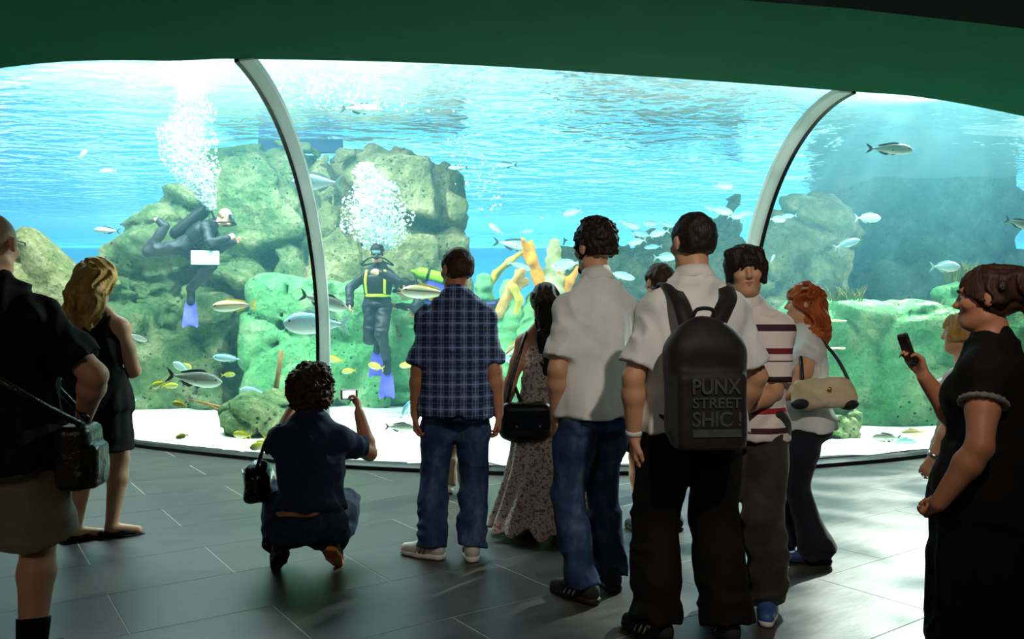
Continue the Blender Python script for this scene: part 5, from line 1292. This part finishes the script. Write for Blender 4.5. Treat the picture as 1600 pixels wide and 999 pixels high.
# ================================================================ divers
M['neoprene'] = mat('black_neoprene', '#10161c', .6, '#1a242c', 8, bump=.2, bscale=80); M['vest'] = mat('black_nylon_vest', '#0c0f12', .5, '#171c20', 10)
M['fin_purple'] = mat('purple_fin', '#4a45b4', .4, '#6a66d0', 6); M['lime'] = mat('lime_webbing', '#c4e81e', .5); M['tank_green'] = mat('green_cylinder', '#9ad61e', .35, '#86c018', 3); M['mask'] = mat('mask_glass', '#6f8f98', .1); M['purple_cloth'] = mat('purple_nylon', '#2f2a9a', .5, '#3a36b4', 6)
M['slate'] = mat('white_slate', '#e4efe8', .5)
def diver(label, loc, yaw, F, accent, tank_m, hood=None, fins=(1, 1), vest_m=None, h=.013):
    g = empty('diver', loc, math.radians(yaw)); tag(g, label, 'diver', 'divers in the tank')
    F.skin().build('body', M['skin_fair'], .012, g)
    S = Shape(); H = F.H; i_ = .010
    S.loft(F.P, F.u, F.r, F.st_torso(i_), k=.03, kcap=.02)
    for i in (0, 1):
        S.cone(F.sh[i], F.P+F.u*.262*H, .036*H+i_, .036*H+i_, k=.03); S.cone(F.sh[i], F.neck, .028*H+i_, .03*H+i_, k=.03)
        S.chain([F.sh[i], F.elb[i], F.wri[i]], [.034*H+i_, .027*H+i_, .02*H+i_], k=.02)
        S.chain([F.hip[i], F.knee[i], F.ank[i]], [.056*H+i_, .04*H+i_, .027*H+i_], k=.02)
    S.noise(F.folds_leg(.005, 3)); S.build('wetsuit', M['neoprene'], h, g)
    v = Shape(); v.loft(F.P, F.u, F.r, [(r_[0], r_[1]+.03, r_[2]+.035) for r_ in F.st_torso(0, .05, .26)], k=.02, kcap=.03); v.build('vest', vest_m or M['vest'], h, g)
    for e in (-1, 1):
        MB().tube(smooth_pts([F.P+F.u*.09*H+F.r*e*.07*H+F.f*.115, F.P+F.u*.19*H+F.r*e*.075*H+F.f*.145, F.P+F.u*.27*H+F.r*e*.07*H+F.f*.10]), .018).build('harness_strap', accent, g, smooth=True)
    MB().tube(smooth_pts([F.P+F.u*.075*H+F.r*a+F.f*b for a, b in ((-.165, .0), (-.10, .125), (0, .155), (.10, .125), (.165, 0))]), .02).build('belt', accent, g, smooth=True)
    t0 = F.P+F.u*.02*H-F.f*.22; t1 = F.P+F.u*.30*H-F.f*.22
    s_ = Shape(); s_.cone(t0, t1, .09, .09, k=.01); s_.cone(t1, t1+F.u*.13, .03, .025, k=.03); a = s_.build('air_tank', tank_m, h, g)
    MB().tube([t0+F.u*.12, t0+F.u*.16], .096, 16).build('tank_band', M['vest'], a); MB().tube([t0+F.u*.36, t0+F.u*.40], .096, 16).build('tank_band', M['vest'], a)
    for e in (-1, 1):
        MB().tube(smooth_pts([t1+F.u*.1, F.sh[1 if e > 0 else 0]+F.u*.12+F.r*e*.06, F.hp(.11*e, .12, -.08), F.hp(.02*e, .12, -.06)]), .012, 6).build('hose', M['vest'], g, smooth=True)
    s_ = Shape(); s_.ell(F.hp(0, .12, -.062), V3(.04, .03, .032), F.HR(), k=.01); s_.build('regulator', M['vest'], .008, g)
    s_ = Shape(); s_.box(F.hp(0, .085, .005), (.072, .024, .034), F.HR(), rnd=.016, k=.01); k_ = s_.build('mask', M['vest'], .008, g)
    s_ = Shape(); s_.box(F.hp(0, .106, .005), (.056, .007, .023), F.HR(), rnd=.006, k=.01); s_.build('mask_lens', M['mask'], .008, k_)
    if hood: F.hair_short(.014, 4, front=.03).build('hood', hood, .01, g)
    for i in (0, 1):
        fx, fy, fz = F.footframe(i); an = F.foot[i][0]
        s_ = Shape(); s_.cone(an-fz*.02, an+fy*.10-fz*.03, .06, .05, k=.03); b = s_.build('boot', M['neoprene'], h, g)
        if fins[i]:
            s_ = Shape(); s_.cone(an+fy*.06-fz*.03, an+fy*.18-fz*.035, .055, .06, n=fz, q=.8, k=.02); f_ = s_.build('fin_pocket', M['neoprene'], h, g)
            V = []; Fc = []
            for j, (yy, ww) in enumerate(((.14, .055), (.26, .078), (.40, .098), (.54, .108), (.57, .09))):
                for x_ in (-1, -.4, .4, 1):
                    for z_ in (-1, 1): V.append(an+fy*(yy-.05*(abs(x_) < .5 and j == 4))+fx*ww*x_+fz*(-.035+z_*(.014 if abs(x_) == 1 else .005)))
            for j in range(4):
                r_ = [0, 2, 4, 6, 7, 5, 3, 1]
                for q in range(8): Fc.append((8*j+r_[q], 8*j+r_[(q+1) % 8], 8*j+8+r_[(q+1) % 8], 8*j+8+r_[q]))
            Fc += [(0, 1, 3, 5, 7, 6, 4, 2), tuple(32+q for q in (0, 2, 4, 6, 7, 5, 3, 1))]
            MB().add(V, Fc).build('fin_blade', M['fin_purple'], g)
    return g
P0 = (0, 0, 0)
F = Fig(1.75, 1.05, 'm', pelvis=P0, lean=.88, feet=((-.1, .06, -80), (.1, -.22, 180)), footz=(-.66, .20), footpitch=(1.35, -.9), knees=((0, 1, -.1), (.1, -1, -.35)), hands=((-.12, .66, .10), (.16, .62, .12)), elbows=((-.4, -.2, -1), (.6, -.3, -.8)), head=(-.15, .1, 0), curl=(.6, .6))
d1 = diver('diver leaning forward with one knee bent back above the boulders', W(288, 386, 11.2), -84, F, M['vest'], M['vest'], None, (1, 0))
s_ = Shape(); s_.box((.22, .34, -.17), (.012, .19, .10), None, rnd=.01, k=.01); sl = s_.build('slate', M['slate'], .01); sl.location = d1.location; sl.rotation_euler = d1.rotation_euler; tag(sl, 'white writing slate hanging below the leaning diver', 'slate')
F = Fig(1.78, 1.05, 'm', pelvis=P0, feet=((-.12, -.05, 12), (.10, -.38, -6)), footz=(-.80, -.52), footpitch=(1.25, 1.45), knees=((0, 1, 0), (0, 1, -.2)), hands=((-.12, .30, .42), (.34, .16, .02)), elbows=((-.9, -.2, -.5), (1, -.3, .1)), head=(.12, -.1, 0), curl=(.6, .4))
diver('upright diver with lime straps facing the window', W(590, 478, 10.9), 176, F, M['lime'], M['vest'], M['hair_black'])
F = Fig(1.74, 1.05, 'm', pelvis=P0, lean=1.32, feet=((-.12, -.74, 0), (.12, -.70, 0)), footz=(-.10, -.16), footpitch=(.1, .1), knees=((0, .3, -1), (0, .3, -1)), hands=((-.15, .75, -.12), (.2, .55, -.2)), elbows=((-.6, -.3, -.8), (.8, -.2, -.6)), head=(0, .5, 0), curl=(.6, .6))
diver('diver lying level behind the plaid-shirted man with a green air tank', W(708, 466, 11.2), 94, F, M['purple_cloth'], M['tank_green'], M['neoprene'], (1, 1), M['purple_cloth'])

# ================================================================ bubbles
m, nt, N, L, B = nodes_of('air_bubble'); B.inputs['Base Color'].default_value = (.95, 1, 1, 1); B.inputs['Roughness'].default_value = .12
tl = N.new('ShaderNodeBsdfTranslucent'); tl.inputs[0].default_value = (.9, 1, 1, 1); mx = N.new('ShaderNodeMixShader'); mx.inputs[0].default_value = .55
L.new(B.outputs[0], mx.inputs[1]); L.new(tl.outputs[0], mx.inputs[2]); L.new(mx.outputs[0], N['Material Output'].inputs[0]); M['bubble'] = m
bm = bmesh.new(); bmesh.ops.create_icosphere(bm, subdivisions=1, radius=1); ICV = np.array([v.co[:] for v in bm.verts]); ICF = np.array([[v.index for v in f.verts] for f in bm.faces]); bm.free()
def bubbles(label, D, rows, n, seed):
    "rows: (pixel y, centre x, half width px) from the mouth upwards"
    rg = np.random.default_rng(seed); ys = np.array([r[0] for r in rows], float); V = []; F_ = []
    base = W(rows[0][1], rows[0][0], D); k = 0
    for i in range(n):
        t = rg.random()**.9; y = ys[0]+(ys[-1]-ys[0])*t
        cx = np.interp(-y, -ys, [r[1] for r in rows]); hw = np.interp(-y, -ys, [r[2] for r in rows])
        w = np.clip(rg.normal(0, .42), -1, 1); x = cx+w*hw+6*math.sin(y*.14+seed)*t; d = D+rg.normal(0, .35)*hw/FPX*D
        r = (.004+.017*rg.random()**2.2)*(1.1 if t < .7 else .9)
        c = np.array(W(x, y, d)-base); sq = np.array([1.15, 1.15, .8]) if r > .02 else 1
        V.append(ICV*r*sq+c); F_.append(ICF+k); k += len(ICV)
    o = obj('bubbles', mesh_np('bubbles', np.concatenate(V), np.concatenate(F_)), M['bubble'], loc=base); tag(o, label, 'bubbles', kind='stuff')
bubbles('tall column of white air bubbles rising from the leaning diver', 11.1, [(328, 330, 6), (300, 318, 20), (262, 300, 42), (215, 290, 46), (170, 300, 34), (140, 308, 18)], 6500, 2)
bubbles('broad cloud of white air bubbles above the upright diver', 11.0, [(392, 595, 20), (365, 590, 52), (335, 588, 58), (305, 585, 42), (275, 578, 26), (255, 572, 10)], 5600, 5)
bubbles('fine scattered bubbles drifting up in the open blue water', 11.4, [(330, 770, 30), (290, 755, 40), (250, 735, 40), (210, 715, 40)], 160, 8)
bubbles('fine froth of bubbles under the surface near the left mullion', 9.4, [(175, 560, 150), (140, 520, 120), (112, 480, 90)], 420, 9)
